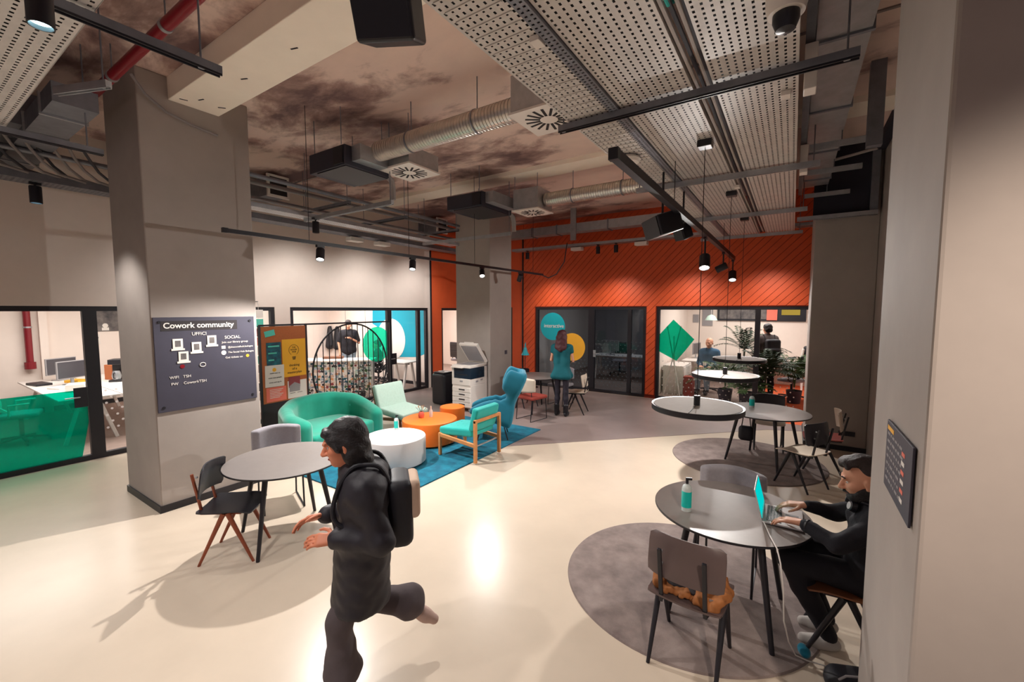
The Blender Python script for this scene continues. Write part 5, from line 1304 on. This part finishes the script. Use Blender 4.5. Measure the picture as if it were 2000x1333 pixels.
MB().tube([V3((.44 + .078 * math.cos(a), 3.29 + .088 * math.sin(a), .985 - .03 * (1 - math.cos(a)) * -.3)) for a in [PI * (-.75 + 1.5 * i / 20) for i in range(21)]], .011, 8).build('headband', 'blackplastic', o, world=True, smooth=True)
for q in (1, -1):
    c = V3((.365, 3.29 + q * .062, .955)); n = V3((-.9, q * .25, .25)).normalized()
    MB().cyl(c, c + n * .032, .034, .03, 20).build('ear_cup', 'blackplastic', o, world=True, bevel=.004); MB().cyl(c + n * .032, c + n * .035, .022, n=20).build('cup_plate', 'alu', o, world=True)

# ---------------------------------------------------------------- simpler standing and seated figures further off
def figure(name, label, base, yaw, h=1.72, top='sweater', legs='blacktrouser', hair='hair', shoes='boot', skin='skin', sit=False, arms='down', sleeves=True, res=.014, long=False, hat=None, dress=None, face=True, hem=.72, slim=1.0):
    s = h / 1.72; f = V3((math.cos(yaw), math.sin(yaw), 0)); l = V3((-f.y, f.x, 0)); b = V3(base)
    Q = lambda a, c, z: b + f * a * s + l * c * s + Z * z * s
    t = thing('person', label, 'person', base)
    dz = -.44 if sit else 0
    J = dict(hl=Q(0, .085, .90 + dz), hr=Q(0, -.085, .90 + dz), sl=Q(0, .175, 1.40 + dz), sr=Q(0, -.175, 1.40 + dz), neck=Q(.01, 0, 1.47 + dz))
    if sit:
        J.update(kl=Q(.42, .1, .5), kr=Q(.42, -.1, .5), al=Q(.4, .1, .1), ar=Q(.4, -.1, .1))
    else:
        J.update(kl=Q(.02, .09, .49), kr=Q(-.01, -.09, .49), al=Q(0, .1, .09), ar=Q(-.03, -.1, .09))
    if arms == 'down': J.update(el=Q(-.03, .24, 1.12 + dz), er=Q(-.03, -.24, 1.12 + dz), wl=Q(.05, .25, .88 + dz), wr=Q(.05, -.25, .88 + dz))
    elif arms == 'front': J.update(el=Q(.02, .23, 1.13 + dz), er=Q(.02, -.23, 1.13 + dz), wl=Q(.22, .12, 1.08 + dz), wr=Q(.22, -.12, 1.08 + dz))
    else: J.update(el=Q(-.02, .25, 1.13 + dz), er=Q(-.02, -.25, 1.13 + dz), wl=Q(.16, .08, 1.25 + dz), wr=Q(.06, -.22, .9 + dz))
    hc = Q(.03, 0, 1.61 + dz); hp, HP, HR = head_prims(hc, f + Z * -.1, s=s)
    pr = hp + limbs(J, -.008, s=s * slim) + [cap(J['neck'], hc - Z * .06, .05, .05, .03)]
    for q, sg in (('l', 1), ('r', -1)):
        dd = (J['w' + q] - J['e' + q]).normalized(); pr += hand_prims(J['w' + q], dd, f * .3 + l * sg if arms == 'down' else Z, f if arms == 'down' else -l * sg, .5, s)
    blob('body', pr, skin, t, min(res, .011))
    if face: face_parts(HP, HR, t, s)
    hr_ = [ell(HP(-.03, 0, .05), (.105, .092, .09), HR, .02), ell(HP(-.06, 0, -.01), (.07, .085, .08), HR, .03), cap(HP(.055, .035, .088), HP(.055, -.035, .088), .02, .02, .03)]
    if hat == 'bald': hr_ = [ell(HP(-.035, 0, .03), (.092, .082, .075), HR, .02)]
    if long: hr_ += [cap(HP(-.06, .05, -.02), HP(-.09, .07, -.22), .06, .055, .04), cap(HP(-.06, -.05, -.02), HP(-.09, -.07, -.22), .06, .055, .04), cap(HP(-.08, 0, 0), HP(-.105, 0, -.26), .065, .05, .04)]
    blob('hair', hr_, hair, t, .011, noise=.004, nscale=60)
    if dress:
        dr = limbs(J, .010, arms=False, legs=False, s=s * slim) + [cap(J['sl'], J['sl'] + (J['el'] - J['sl']) * .3, .058, .052, .03), cap(J['sr'], J['sr'] + (J['er'] - J['sr']) * .3, .058, .052, .03)]
        for c in (-.1, -.03, .03, .1):
            for a in (-.05, .05): dr.append(cap(Q(a * .5, c * .6, 1.0), Q(a * 1.5, c * 1.45, hem), .068 * s, .07 * s, .05))
        blob('dress', dr, dress, t, .012, noise=.002, nscale=30)
    else:
        blob('top', limbs(J, .012, legs=False, s=s, wrist_stop=.06 if sleeves else .0, arms=sleeves) + ([] if sleeves else [cap(J['s' + q], J['s' + q] + (J['e' + q] - J['s' + q]) * .75, .07, .066, .03) for q in 'lr']) + [cap(J['hl'] + Z * .05, J['hr'] + Z * .05, .115, .115, .06)], top, t, res)
    blob('legwear', limbs(J, .004 if dress else .012, arms=False, torso=False, s=s * slim) + [cap(J['hl'], J['hr'], .1 * slim, .1 * slim, .05)], legs, t, res)
    for q in 'lr': blob('shoe', shoe_prims(J['a' + q] - Z * .02, J['a' + q] + f * .16 - Z * .05, s) + ([cap(J['a' + q], J['a' + q] + Z * .12, .052, .056, .02)] if shoes == 'boot' else []), shoes, t, res)
    return t, Q
figure('woman', 'woman seen from behind in petrol dress, dark tights and boots', (-3.84, 7.66, 0), 1.75, 1.72, legs='tights', hair='hairred', arms='front', long=True, dress='dress', hem=.82, res=.011, slim=.82)
figure('standing man', 'man in black printed T-shirt standing behind the patterned counter', (-10.55, 7.55, 0), -.72, 1.84, top='sweater', legs='jeans', hair='hairbrown', arms='mixed', sleeves=False)
figure('seated', 'dark clothed person sitting behind the round mint film', (-9.85, 8.0, 0), -2.2, 1.7, top='sweater', legs='blacktrouser', hair='hair', sit=True, arms='front')
t, Q = figure('seated man', 'man in blue jumper sitting with a cup in the plant office', (-1.76, 12.0, .0), -1.75, 1.9, top='bluesweater', legs='jeans', hair='hairgrey', hat='bald', sit=True, arms='front')
o = MB().lathe([(0, 0), (.035, 0), (.04, .09), (.034, .09), (.03, .01), (0, .01)], n=16).build('cup', 'whiteplastic', smooth=True); o.location = Q(.3, 0, .66); tag(o, 'white cup held by the seated man in the blue jumper', 'cup')
t, Q = figure('standing man', 'man with dark hair and grey hoodie standing in the plant office, turned away', (-.47, 11.8, 0), 2.1, 1.80, top='greyshirt', legs='blacktrouser', hair='hair', arms='down')
bg = thing('backpack', 'black backpack on the back of the man in the grey hoodie', 'backpack', tuple(Q(-.19, 0, 1.15)))
Rf = rotz(2.1)
blob('bag_body', [rbox(Q(-.22, 0, 1.18), (.085, .16, .23), .06, Rf, .01), rbox(Q(-.31, 0, 1.08), (.04, .12, .12), .035, Rf, .02)], 'bagblack', bg, .016)
for s in (1, -1): MB().tube([Q(-.13, s * .1, 1.36), Q(-.05, s * .12, 1.48), Q(.08, s * .13, 1.42), Q(.125, s * .14, 1.25), Q(.06, s * .16, 1.08), Q(-.13, s * .17, 1.02)], .016, 7).build('shoulder_strap', 'bagblack', bg, world=True)
figure('person', 'person in white shirt far inside the office behind the orange corner', (-9.05, 10.95, 0), -1.2, 1.72, top='paperw', legs='blacktrouser', hair='hairbrown', arms='front', res=.018)
# ================================================================== OFFICES BEHIND THE GLASS
def wall(nm, m, *b): return struct(MB().bx(*b).build(nm, m))
# office left of the wide pillar and office with the mural
wall('office_floor_left', 'carpet', -13.2, -8.3, -3.5, 8.7, -.1, .0)
wall('office_wall_left', 'offwhite', -13.3, -13.1, -3.5, 13, 0, 2.9)
wall('office_wall_partition', 'offwhite', -13.1, -8.42, 4.44, 4.54, 0, 2.9)
wall('office_wall_mural', 'offwhite', -13.1, -8.42, 8.63, 8.73, 0, 2.9)
wall('office_ceiling_left', 'white', -13.2, -8.42, -3.5, 13, 2.9, 3.0)
wall('office_wall_pilaster', 'offwhite', -13.1, -12.97, 1.96, 2.08, 0, 2.9)
wall('office_baseboard', 'black', -13.1, -13.08, -3.5, 4.44, 0, .1)
wall('office_baseboard_mural', 'black', -13.1, -8.45, 8.61, 8.63, 0, .09)
for i, x in enumerate((-12.2, -11.2, -9.95)): wall('trim_%d' % (10 + i), 'greyplastic', x, x + .012, 8.622, 8.63, .09, 2.9)
mu = MB().prism([(-10.82, 2.5), (-8.44, 2.5), (-8.56, .93), (-8.9, .80), (-9.9, .74), (-9.95, 1.35), (-10.85, 1.72)], (0, 8.629, 0), (1, 0, 0), (0, 0, 1), (0, -1, 0), .004).build('wall_mural', 'mural'); tag(mu, 'turquoise painted shape on the office wall behind the glass', 'mural')
mu = MB().prism(circ(-10.02, 1.27, .62), (0, 8.622, 0), (1, 0, 0), (0, 0, 1), (0, -1, 0), .003).build('wall_disc', 'film_white'); tag(mu, 'white round shape overlapping the turquoise mural', 'mural')
# third office, behind the orange corner
wall('office_floor_corner', 'carpet', -13.2, -6.5, 8.7, 13, -.1, .0); wall('office_wall_corner', 'offwhite', -13.1, -6.5, 12.6, 12.7, 0, 2.9)
wall('office_wall_corner_side', 'offwhite', -6.5, -6.42, 10.52, 15.2, 0, 2.9); wall('office_ceiling_corner', 'white', -8.42, -6.5, 10.52, 13, 2.9, 3.0)
# unlit meeting room and plant office
wall('meeting_floor', 'carpet', -6.42, -2.8, 10.4, 15.2, -.1, .0); wall('meeting_wall', 'greyplastic', -6.42, -2.8, 15.1, 15.2, 0, 3); wall('meeting_ceiling', 'greyplastic', -6.42, -2.8, 10.52, 15.2, 2.9, 3.0)
wall('meeting_wall_side', 'offwhite', -2.88, -2.8, 10.52, 15.2, 0, 2.9)
wall('plant_office_floor', 'carpet', -2.8, -.55, 10.4, 14.6, -.1, .0); wall('plant_office_floor_orange', 'carpet_or', -.55, 1.9, 9.45, 14.6, -.1, .006)
wall('plant_office_wall', 'offwhite', -2.8, 1.9, 14.4, 14.5, 0, 2.9); wall('plant_office_wall_side', 'offwhite', 1.55, 1.65, 10.52, 14.5, 0, 2.9); wall('plant_office_ceiling', 'white', -2.8, 1.9, 10.52, 14.5, 2.9, 3.0)
wall('plant_office_panel', 'orange', .75, 1.55, 14.36, 14.4, 0, .75)
# red pipe in the left office
t = thing('red_riser', 'vertical red fire pipe on the left office wall', 'pipe', (-12.9, 1.9, 0))
MB().cyl((-12.98, 1.80, 1.02), (-12.98, 1.80, 2.9), .055, n=16).build('pipe_run', 'redpipe', t, world=True, smooth=True)
MB().cyl((-12.98, 1.80, .94), (-12.98, 1.80, 1.08), .085, n=16).build('pipe_flange', 'redpipe', t, world=True); MB().cyl((-12.98, 1.80, 1.78), (-12.98, 1.80, 1.81), .066, n=16).build('pipe_collar', 'galv', t, world=True)
# posters on partition walls
def poster(label, m, x0, x1, y0, y1, z0, z1, cat='poster'):
    o = MB().bx(x0, x1, y0, y1, z0, z1).build('wall_poster', m); return tag(o, label, cat)
poster('dark photo mural band high on the far wall of the left office', 'photo', -13.095, -13.08, 2.72, 4.4, 1.66, 2.4)
o = MB().disc((-13.076, 3.0, 1.79), (0, 1, 0), (0, 0, 1), .05, 16); o.bx(-13.078, -13.075, 2.94, 3.06, 1.68, 1.745); tag(o.build('printed_figure', 'paperw'), 'white printed figure on the dark photo band', 'print')
poster('small white sketch pinned below the dark photo band', 'paperw', -13.095, -13.085, 2.72, 2.90, 1.37, 1.6)
o = MB().beam((-13.082, 2.74, 1.46), (-13.082, 2.84, 1.47), .004, .015, (1, 0, 0)); o.disc((-13.082, 2.855, 1.52), (0, 1, 0), (0, 0, 1), .022, 12); tag(o.build('sketch_marks', 'ink'), 'dark marks drawn on the small white sketch', 'print')
# desks
def desk(label, c, w, dd, rz=0, h=.74, group='white office desks'):
    t = thing('office_desk', label, 'desk', (c[0], c[1], 0), rz, group)
    MB().bx(-w / 2, w / 2, -dd / 2, dd / 2, h - .028, h).build('desktop', 'desk', t, bevel=.004)
    for x in (-w / 2 + .12, w / 2 - .12):
        for s in (1, -1): MB().beam((x, s * .1, h - .03), (x, s * (dd / 2 - .06), 0), .05, .05).build('leg', 'desk', t, bevel=.005)
    MB().bx(-w / 2 + .12, w / 2 - .12, -.03, .03, h - .09, h - .03).build('cross_rail', 'desk', t)
    return t
desk('long white office desk in the left office, cluttered', (-11.0, 1.93), 3.2, .74, .0)
desk('second white office desk, set back to back behind the long one', (-11.0, 2.69), 3.2, .74, .0)
desk('white desk with sloping legs in the unlit meeting room', (-4.3, 12.9), 1.9, .8, .06)
desk('white desk along the left wall of the plant office', (-2.2, 13.4), 1.8, .7, PI / 2)
desk('white desk at the rear of the plant office', (-.7, 13.9), 2.2, .7, 0)
desk('dark small desk in the office behind the orange corner', (-8.7, 11.6), 1.6, .7, .1)
def swivel(label, c, rz, m='whiteplastic', seat='greyfab'):
    t = thing('swivel_chair', label, 'chair', (c[0], c[1], 0), rz, 'office swivel chairs')
    blob('seat', [rbox((0, 0, .47), (.23, .23, .04), .035, None, .001)], seat, t, .018, world=False)
    blob('backrest', [rbox((-.24 - .01 * k, 0, .62 + .08 * k), (.025, .21 - .008 * k, .06), .022, None, .02) for k in range(6)], m, t, .018, world=False)
    MB().cyl((0, 0, .1), (0, 0, .44), .028, n=12).build('gas_post', 'black', t)
    MB().beam((-.05, 0, .44), (-.25, 0, .62), .06, .03).build('back_support', m, t)
    for s in (1, -1): MB().tube([(-.1, s * .2, .46), (-.08, s * .27, .5), (-.08, s * .27, .66), (.14, s * .27, .67)], .016, 8).build('armrest', m, t, smooth=True)
    for k in range(5):
        a = 2 * PI * k / 5; q = (math.cos(a) * .3, math.sin(a) * .3)
        l = MB().beam((0, 0, .11), (*q, .075), .04, .03).build('star_leg', 'black', t); MB().cyl((q[0] - .015, q[1], .032), (q[0] + .015, q[1], .032), .032, n=12).build('caster', 'black', l)
    return t
swivel('pale mesh swivel chair behind the teal film in the left office', (-10.3, 1.28), 1.3)
swivel('white swivel chair under the man in the blue jumper', (-1.76, 12.02), -1.75)
swivel('dark swivel chair on the orange carpet near the plants', (.05, 12.1), 2.6, 'blackplastic')
swivel('black high chair of the person behind the mint film', (-9.85, 8.0), -2.2, 'blackplastic', 'bagblack')
swivel('dark swivel chair in the unlit meeting room', (-4.7, 13.6), -1.4, 'blackplastic')
swivel('dark swivel chair in the office behind the orange corner', (-9.35, 11.0), 1.5, 'blackplastic')
def monitor(label, c, rz, m='screenoff'):
    t = thing('monitor', label, 'monitor', c, rz, 'desk monitors')
    MB().bx(-.015, .015, -.27, .27, .12, .45).build('screen_back', 'greyplastic', t, bevel=.006); MB().bx(.0155, .018, -.255, .255, .135, .435).build('display', m, t)
    MB().beam((-.02, 0, 0), (-.02, 0, .25), .05, .02).build('stand', 'galv', t); MB().bx(-.1, .08, -.11, .11, 0, .012).build('stand_foot', 'galv', t)
    return t
monitor('grey monitor on the long desk seen at an angle', (-12.2, 2.1, .741), .5)
monitor('second monitor near the black door frame, on the long desk', (-11.35, 2.1, .741), .5)
monitor('monitor on the desk in the unlit meeting room', (-4.75, 12.9, .74), 1.5)
monitor('upright monitor on the left desk of the plant office', (-2.3, 13.3, .74), -.2)
t = thing('coffee_machine', 'black coffee maker with a glass jug on the rear office desk', 'coffee maker', (-11.1, 2.68, .741), -.6)
MB().bx(-.13, .13, -.1, .1, 0, .04).build('base', 'blackplastic', t, bevel=.006); MB().bx(-.13, -.05, -.1, .1, .04, .36).build('tower', 'blackplastic', t, bevel=.006); MB().bx(-.14, .13, -.1, .1, .34, .44).build('filter_head', 'blackplastic', t, bevel=.008)
MB().lathe([(0, 0), (.06, 0), (.075, .07), (.06, .14), (.05, .17), (0, .17)], (.05, 0, .042), 20).build('jug', 'galv', t, smooth=True); MB().tube([(.12, 0, .18), (.17, 0, .17), (.17, 0, .08), (.125, 0, .07)], .011, 8).build('jug_handle', 'blackplastic', t, smooth=True)
# desk clutter
cl = [('paper_stack', 'white paper stack on the long desk, left end', 'paper', 'paperw', (-10.9, 1.85), (.3, .22, .03)), ('orange_folder', 'orange folder on the long desk before the monitor', 'folder', 'papery', (-11.6, 2.2), (.3, .22, .05)), ('black_case', 'flat black case on the near edge of the long desk', 'case', 'black', (-11.75, 1.72), (.42, .22, .04)), ('white_box', 'white open box on the long desk near the door frame', 'box', 'paperw', (-10.35, 1.95), (.3, .24, .13)), ('brown_box', 'small cardboard box beside the coffee maker', 'box', 'cork', (-11.5, 2.7), (.2, .16, .3)), ('red_folder', 'reddish folder on the rear office desk', 'folder', 'paperm', (-10.5, 2.85), (.3, .2, .03)), ('mint_box', 'mint box standing beyond the reddish folder', 'box', 'green_mark', (-10.75, 2.95), (.16, .14, .18)), ('pen_cup', 'grey cup near the right end of the rear office desk', 'cup', 'greyplastic', (-9.9, 2.5), (.08, .08, .11)), ('dark_notebook', 'dark notebook lying beside the reddish folder', 'notebook', 'ink', (-10.15, 2.75), (.3, .2, .03))]
for nm, lb, ct, m, (x, y), (a, b, h) in cl:
    o = MB().box((0, 0, h / 2), (a, b, h)).build(nm, m, bevel=.006); o.location = (x, y, .741); o.rotation_euler = (0, 0, random.uniform(-.5, .5)); tag(o, lb, ct)
# patterned counter in the mural office
t = thing('office_counter', 'white topped counter with a busy sticker covered front in the mural office', 'counter', (-9.9, 6.7, 0), .72)
MB().bx(-.95, .95, -.3, .35, .82, .86).build('countertop', 'desk', t, bevel=.006); MB().bx(-.9, .9, -.24, .3, .0, .82).build('counter_body', 'desk', t)
random.seed(11)
cols = ['paperw', 'paperw', 'beigebag', 'greyplastic', 'jeans', 'paperm', 'papern', 'mintfab', 'ink', 'galv_dark', 'oak', 'leaf']
for i in range(22):
    for j in range(12):
        x = -.9 + 1.8 * (i + .5) / 22 + random.uniform(-.02, .02); z = .82 * (j + .5) / 12 + random.uniform(-.01, .01); a = random.uniform(-.4, .4)
        w_, h_ = random.uniform(.032, .05), random.uniform(.024, .038)
        p = [(math.cos(a) * u - math.sin(a) * v, math.sin(a) * u + math.cos(a) * v) for u, v in ((-w_, -h_), (w_, -h_), (w_ * random.uniform(.5, 1), h_), (-w_ * random.uniform(.5, 1), h_))]
        MB().prism(p, (x, -.2405 - .0006 * ((i * 3 + j * 5) % 7), z), (1, 0, 0), (0, 0, 1), (0, -1, 0), .0012).build('sticker', random.choice(cols), t)
desk('plain white table beside the patterned counter, behind the arch', (-8.85, 7.95), .8, .6, .1, .76)
o = MB().box((0, 0, .03), (.5, .18, .06)).build('wood_tray', 'walnut', bevel=.01); o.location = (-10.1, 6.75, .861); o.rotation_euler = (0, 0, .72); tag(o, 'brown wooden tray on the patterned counter', 'tray')
t = thing('conical_plant', 'small dark green conical plant beside the patterned counter', 'plant', (-8.9, 6.7, 0))
MB().cyl((0, 0, 0), (0, 0, .12), .09, .1, 16).build('pot', 'black', t)
mb = MB()
for i in range(420):
    z = random.uniform(.12, .8); r = .2 * (1 - (z - .1) / .75) + .015; a = random.uniform(0, 2 * PI); rr = r * random.uniform(.5, 1)
    c = V3((rr * math.cos(a), rr * math.sin(a), z)); o1 = V3((math.cos(a), math.sin(a), -.3)) * .05; sd = V3((-math.sin(a), math.cos(a), 0)) * .018; mb.add([c - sd, c + o1, c + sd], [(0, 1, 2)])
mb.build('needles', 'leafdark', t, kind='stuff')
for k, (x, lb) in enumerate(((-12.95, 'dark coat hanging on the office wall, leftmost'), (-12.55, 'dark coat hanging on the office wall, nearer the standing man'))):
    t = thing('hanging_coat', lb, 'coat', (x, 8.5, .7), 0, 'coats on the office wall')
    blob('coat_body', [cap((0, .05, .85), (0, .03, .25), .06, .13, .04), cap((-.05, .05, .8), (-.13, .02, .3), .045, .045, .03), cap((.05, .05, .8), (.13, .02, .3), .045, .045, .03)], 'bagblack', t, .016, world=False)
    MB().cyl((0, .12, .9), (0, .05, .9), .012, n=8).build('wall_hook', 'galv', t)
# plant office furnishings
def fern(label, c, n, L, h0, m='leaf', pot=.16, lean=1.0):
    t = thing('potted_plant', label, 'plant', (c[0], c[1], 0), 0, None)
    MB().lathe([(0, 0), (pot * .8, 0), (pot, .3), (pot * .9, .3), (pot * .85, .26), (0, .26)], n=20).build('pot', 'charcoal', t, smooth=True)
    for i in range(n):
        a = 2 * PI * i / n * 2.4 + random.uniform(-.3, .3); up = random.uniform(.35, 1.3); ll = L * random.uniform(.7, 1.1)
        pts = []
        for k in range(7):
            f = k / 6; r = ll * f * math.cos(up) * lean + .03; z = h0 + ll * f * math.sin(up) - .5 * ll * f * f * .9
            pts.append(V3((r * math.cos(a), r * math.sin(a), max(.04, z))))
        pts.insert(0, V3((0, 0, .25)))
        mb = MB().tube(pts, .004, 5)
        sd = V3((-math.sin(a), math.cos(a), 0))
        for k in range(2, 8):
            for q in range(2):
                p = pts[k - 1] + (pts[k] - pts[k - 1]) * (q * .5)
                for s in (1, -1):
                    e = p + sd * s * .15 * (1 - abs(k - 4) / 6) + (pts[k] - pts[k - 1]) * .7 - V3((0, 0, .03)); mid = (p + e) / 2 + (pts[k] - pts[k - 1]).normalized() * .022
                    mb.add([p, mid, e, (p + e) / 2 - (pts[k] - pts[k - 1]).normalized() * .022], [(0, 1, 2, 3)])
        mb.build('frond', m, t)
    return t
fern('leafy green plant behind the glass, left of the black door frame', (-1.25, 11.0), 42, .95, .55)
fern('tall dense green plant beside the black door frame', (-.45, 10.95), 44, 1.05, .75, 'leafdark')
fern('spreading green plant nearest the orange carpet', (.1, 11.65), 40, 1.0, .6)
fern('low bushy plant at the foot of the glass', (-.8, 10.85), 34, .55, .4)
fern('thin palm with arching fronds before the rear desk', (-1.05, 13.0), 18, 1.2, 1.1, 'leafdark')
t = thing('tripod_easel', 'white crossed tripod stand behind the green film', 'stand', (-2.42, 10.95, 0))
for a, b in (((-.2, -.1, 0), (.16, 0, 1.75)), ((.2, -.1, 0), (-.16, 0, 1.75)), ((0, .25, 0), (0, 0, 1.5))): MB().cyl(a, b, .014, n=8).build('stand_leg', 'whiteplastic', t)
t = thing('sideboard', 'pale cabinet along the left side of the plant office', 'cabinet', (-2.5, 11.8, 0))
MB().bx(-.25, .25, -.5, .5, 0, .72).build('cabinet_body', 'desk', t, bevel=.005)
for k in range(3): MB().bx(.251, .262, -.48 + k * .325, -.17 + k * .325, .05, .68).build('cabinet_door', 'whiteplastic', t)
for k in range(3):
    o = MB().box((0, 0, .0), (.22, .3, .16)).build('red_crate', 'redfab', bevel=.01); o.location = (-2.1, 11.25, .085 + k * .165); tag(o, ['lowest', 'middle', 'topmost'][k] + ' of the red crates stacked behind the tripod stand', 'crate', 'stacked red crates')
poster('grey framed print on the plant office wall, larger', 'greyplastic', -2.35, -2.05, 14.38, 14.396, 1.65, 2.15); poster('grey framed print on the plant office wall, smaller', 'greyplastic', -2.62, -2.45, 14.38, 14.396, 1.75, 2.0)
t = thing('interior_window', 'long dark internal window high on the rear wall of the plant office', 'window', (-1.2, 14.35, 2.1))
MB().bx(-.72, .95, 0, .03, -.28, .35).build('window_frame', 'black', t); MB().bx(-.66, .9, -.006, .0, -.22, .3).build('window_pane', 'photo', t)
t = thing('interior_window', 'small yellow lit window with dark frame right of the door post', 'window', (-.3, 14.35, 2.1))
MB().bx(-.12, .62, -.01, .03, -.28, .35).build('window_frame', 'black', t); MB().bx(.04, .48, -.016, -.01, -.1, .3).build('window_pane', 'winglow', t)
poster('small orange and white notice on the internal window', 'paperc', -.62, -.36, 14.31, 14.325, 1.85, 2.2); poster('framed brown picture leaning behind the standing man', 'beigebag', -.85, -.5, 14.3, 14.33, .76, 1.25, 'picture')
o = MB().bx(-.8, -.55, 14.29, 14.3, .85, 1.15).build('picture_print', 'photo'); tag(o, 'dark portrait print inside the brown picture frame', 'picture')
t = thing('dome_lamp', 'mint dome lamp hanging in the plant office', 'lamp', (-1.95, 13.4, 1.85))
MB().lathe([(.02, .16), (.1, .12), (.17, .0), (.16, .0), (.09, .11), (.0, .15)], n=24).build('dome', 'mintfab', t, smooth=True); MB().cyl((0, 0, .15), (0, 0, 1.05), .006, n=6).build('cord', 'whitecable', t)
o = MB().lathe([(0, 0), (.12, 0), (.15, .32), (.14, .32), (.11, .02), (0, .02)], n=20).build('teal_basket', 'bottlelabel', smooth=True); o.location = (.55, 13.0, .75); tag(o, 'turquoise basket on the side table near the right wall', 'basket')
desk('small white side table near the right wall of the plant office', (.6, 12.9), .7, .6, 0)
t = thing('hanging_coat', 'dark jacket with white trim draped near the turquoise basket', 'coat', (.32, 12.75, .75)); blob('coat_body', [cap((0, 0, .45), (0, 0, .1), .06, .14, .04), ell((.05, 0, .12), (.16, .1, .08))], 'bagblack', t, .018, world=False); blob('coat_trim', [cap((-.06, -.1, .42), (-.1, -.14, .1), .025, .03, .02)], 'whiteplastic', t, .014, world=False)
for k, x in enumerate((-1.6, -1.3)):
    o = MB().lathe([(0, 0), (.06, 0), (.05, .2), (.02, .28), (.02, .32), (0, .32)], n=16).build('white_vase', 'whiteplastic', smooth=True); o.location = (x + .6, 13.9, .741); tag(o, ['left', 'right'][k] + ' white vase on the rear desk of the plant office', 'vase', 'white vases on the rear desk')
# paper strip between pillar and screen
t = thing('hanging_banner', 'narrow strip of hanging papers between the wide pillar and the screen', 'banner', (-8.2, 3.98, 1.0))
for k, m in enumerate(['paperw', 'green_mark', 'paperm', 'paperc', 'paperw', 'green_mark', 'greyplastic', 'paperw', 'ink', 'paperw']):
    MB().bx(-.004, .004, -.08, .08, 1.0 - k * .17, 1.15 - k * .17).build('paper_sheet', m, t)
MB().beam((0, 0, 1.3), (-.105, 0, 1.3), .012, .012).build('wall_hook', 'black', t)
MB().cyl((.0, 0, 1.3), (0, 0, -.75), .003, n=5).build('string', 'whitecable', t)
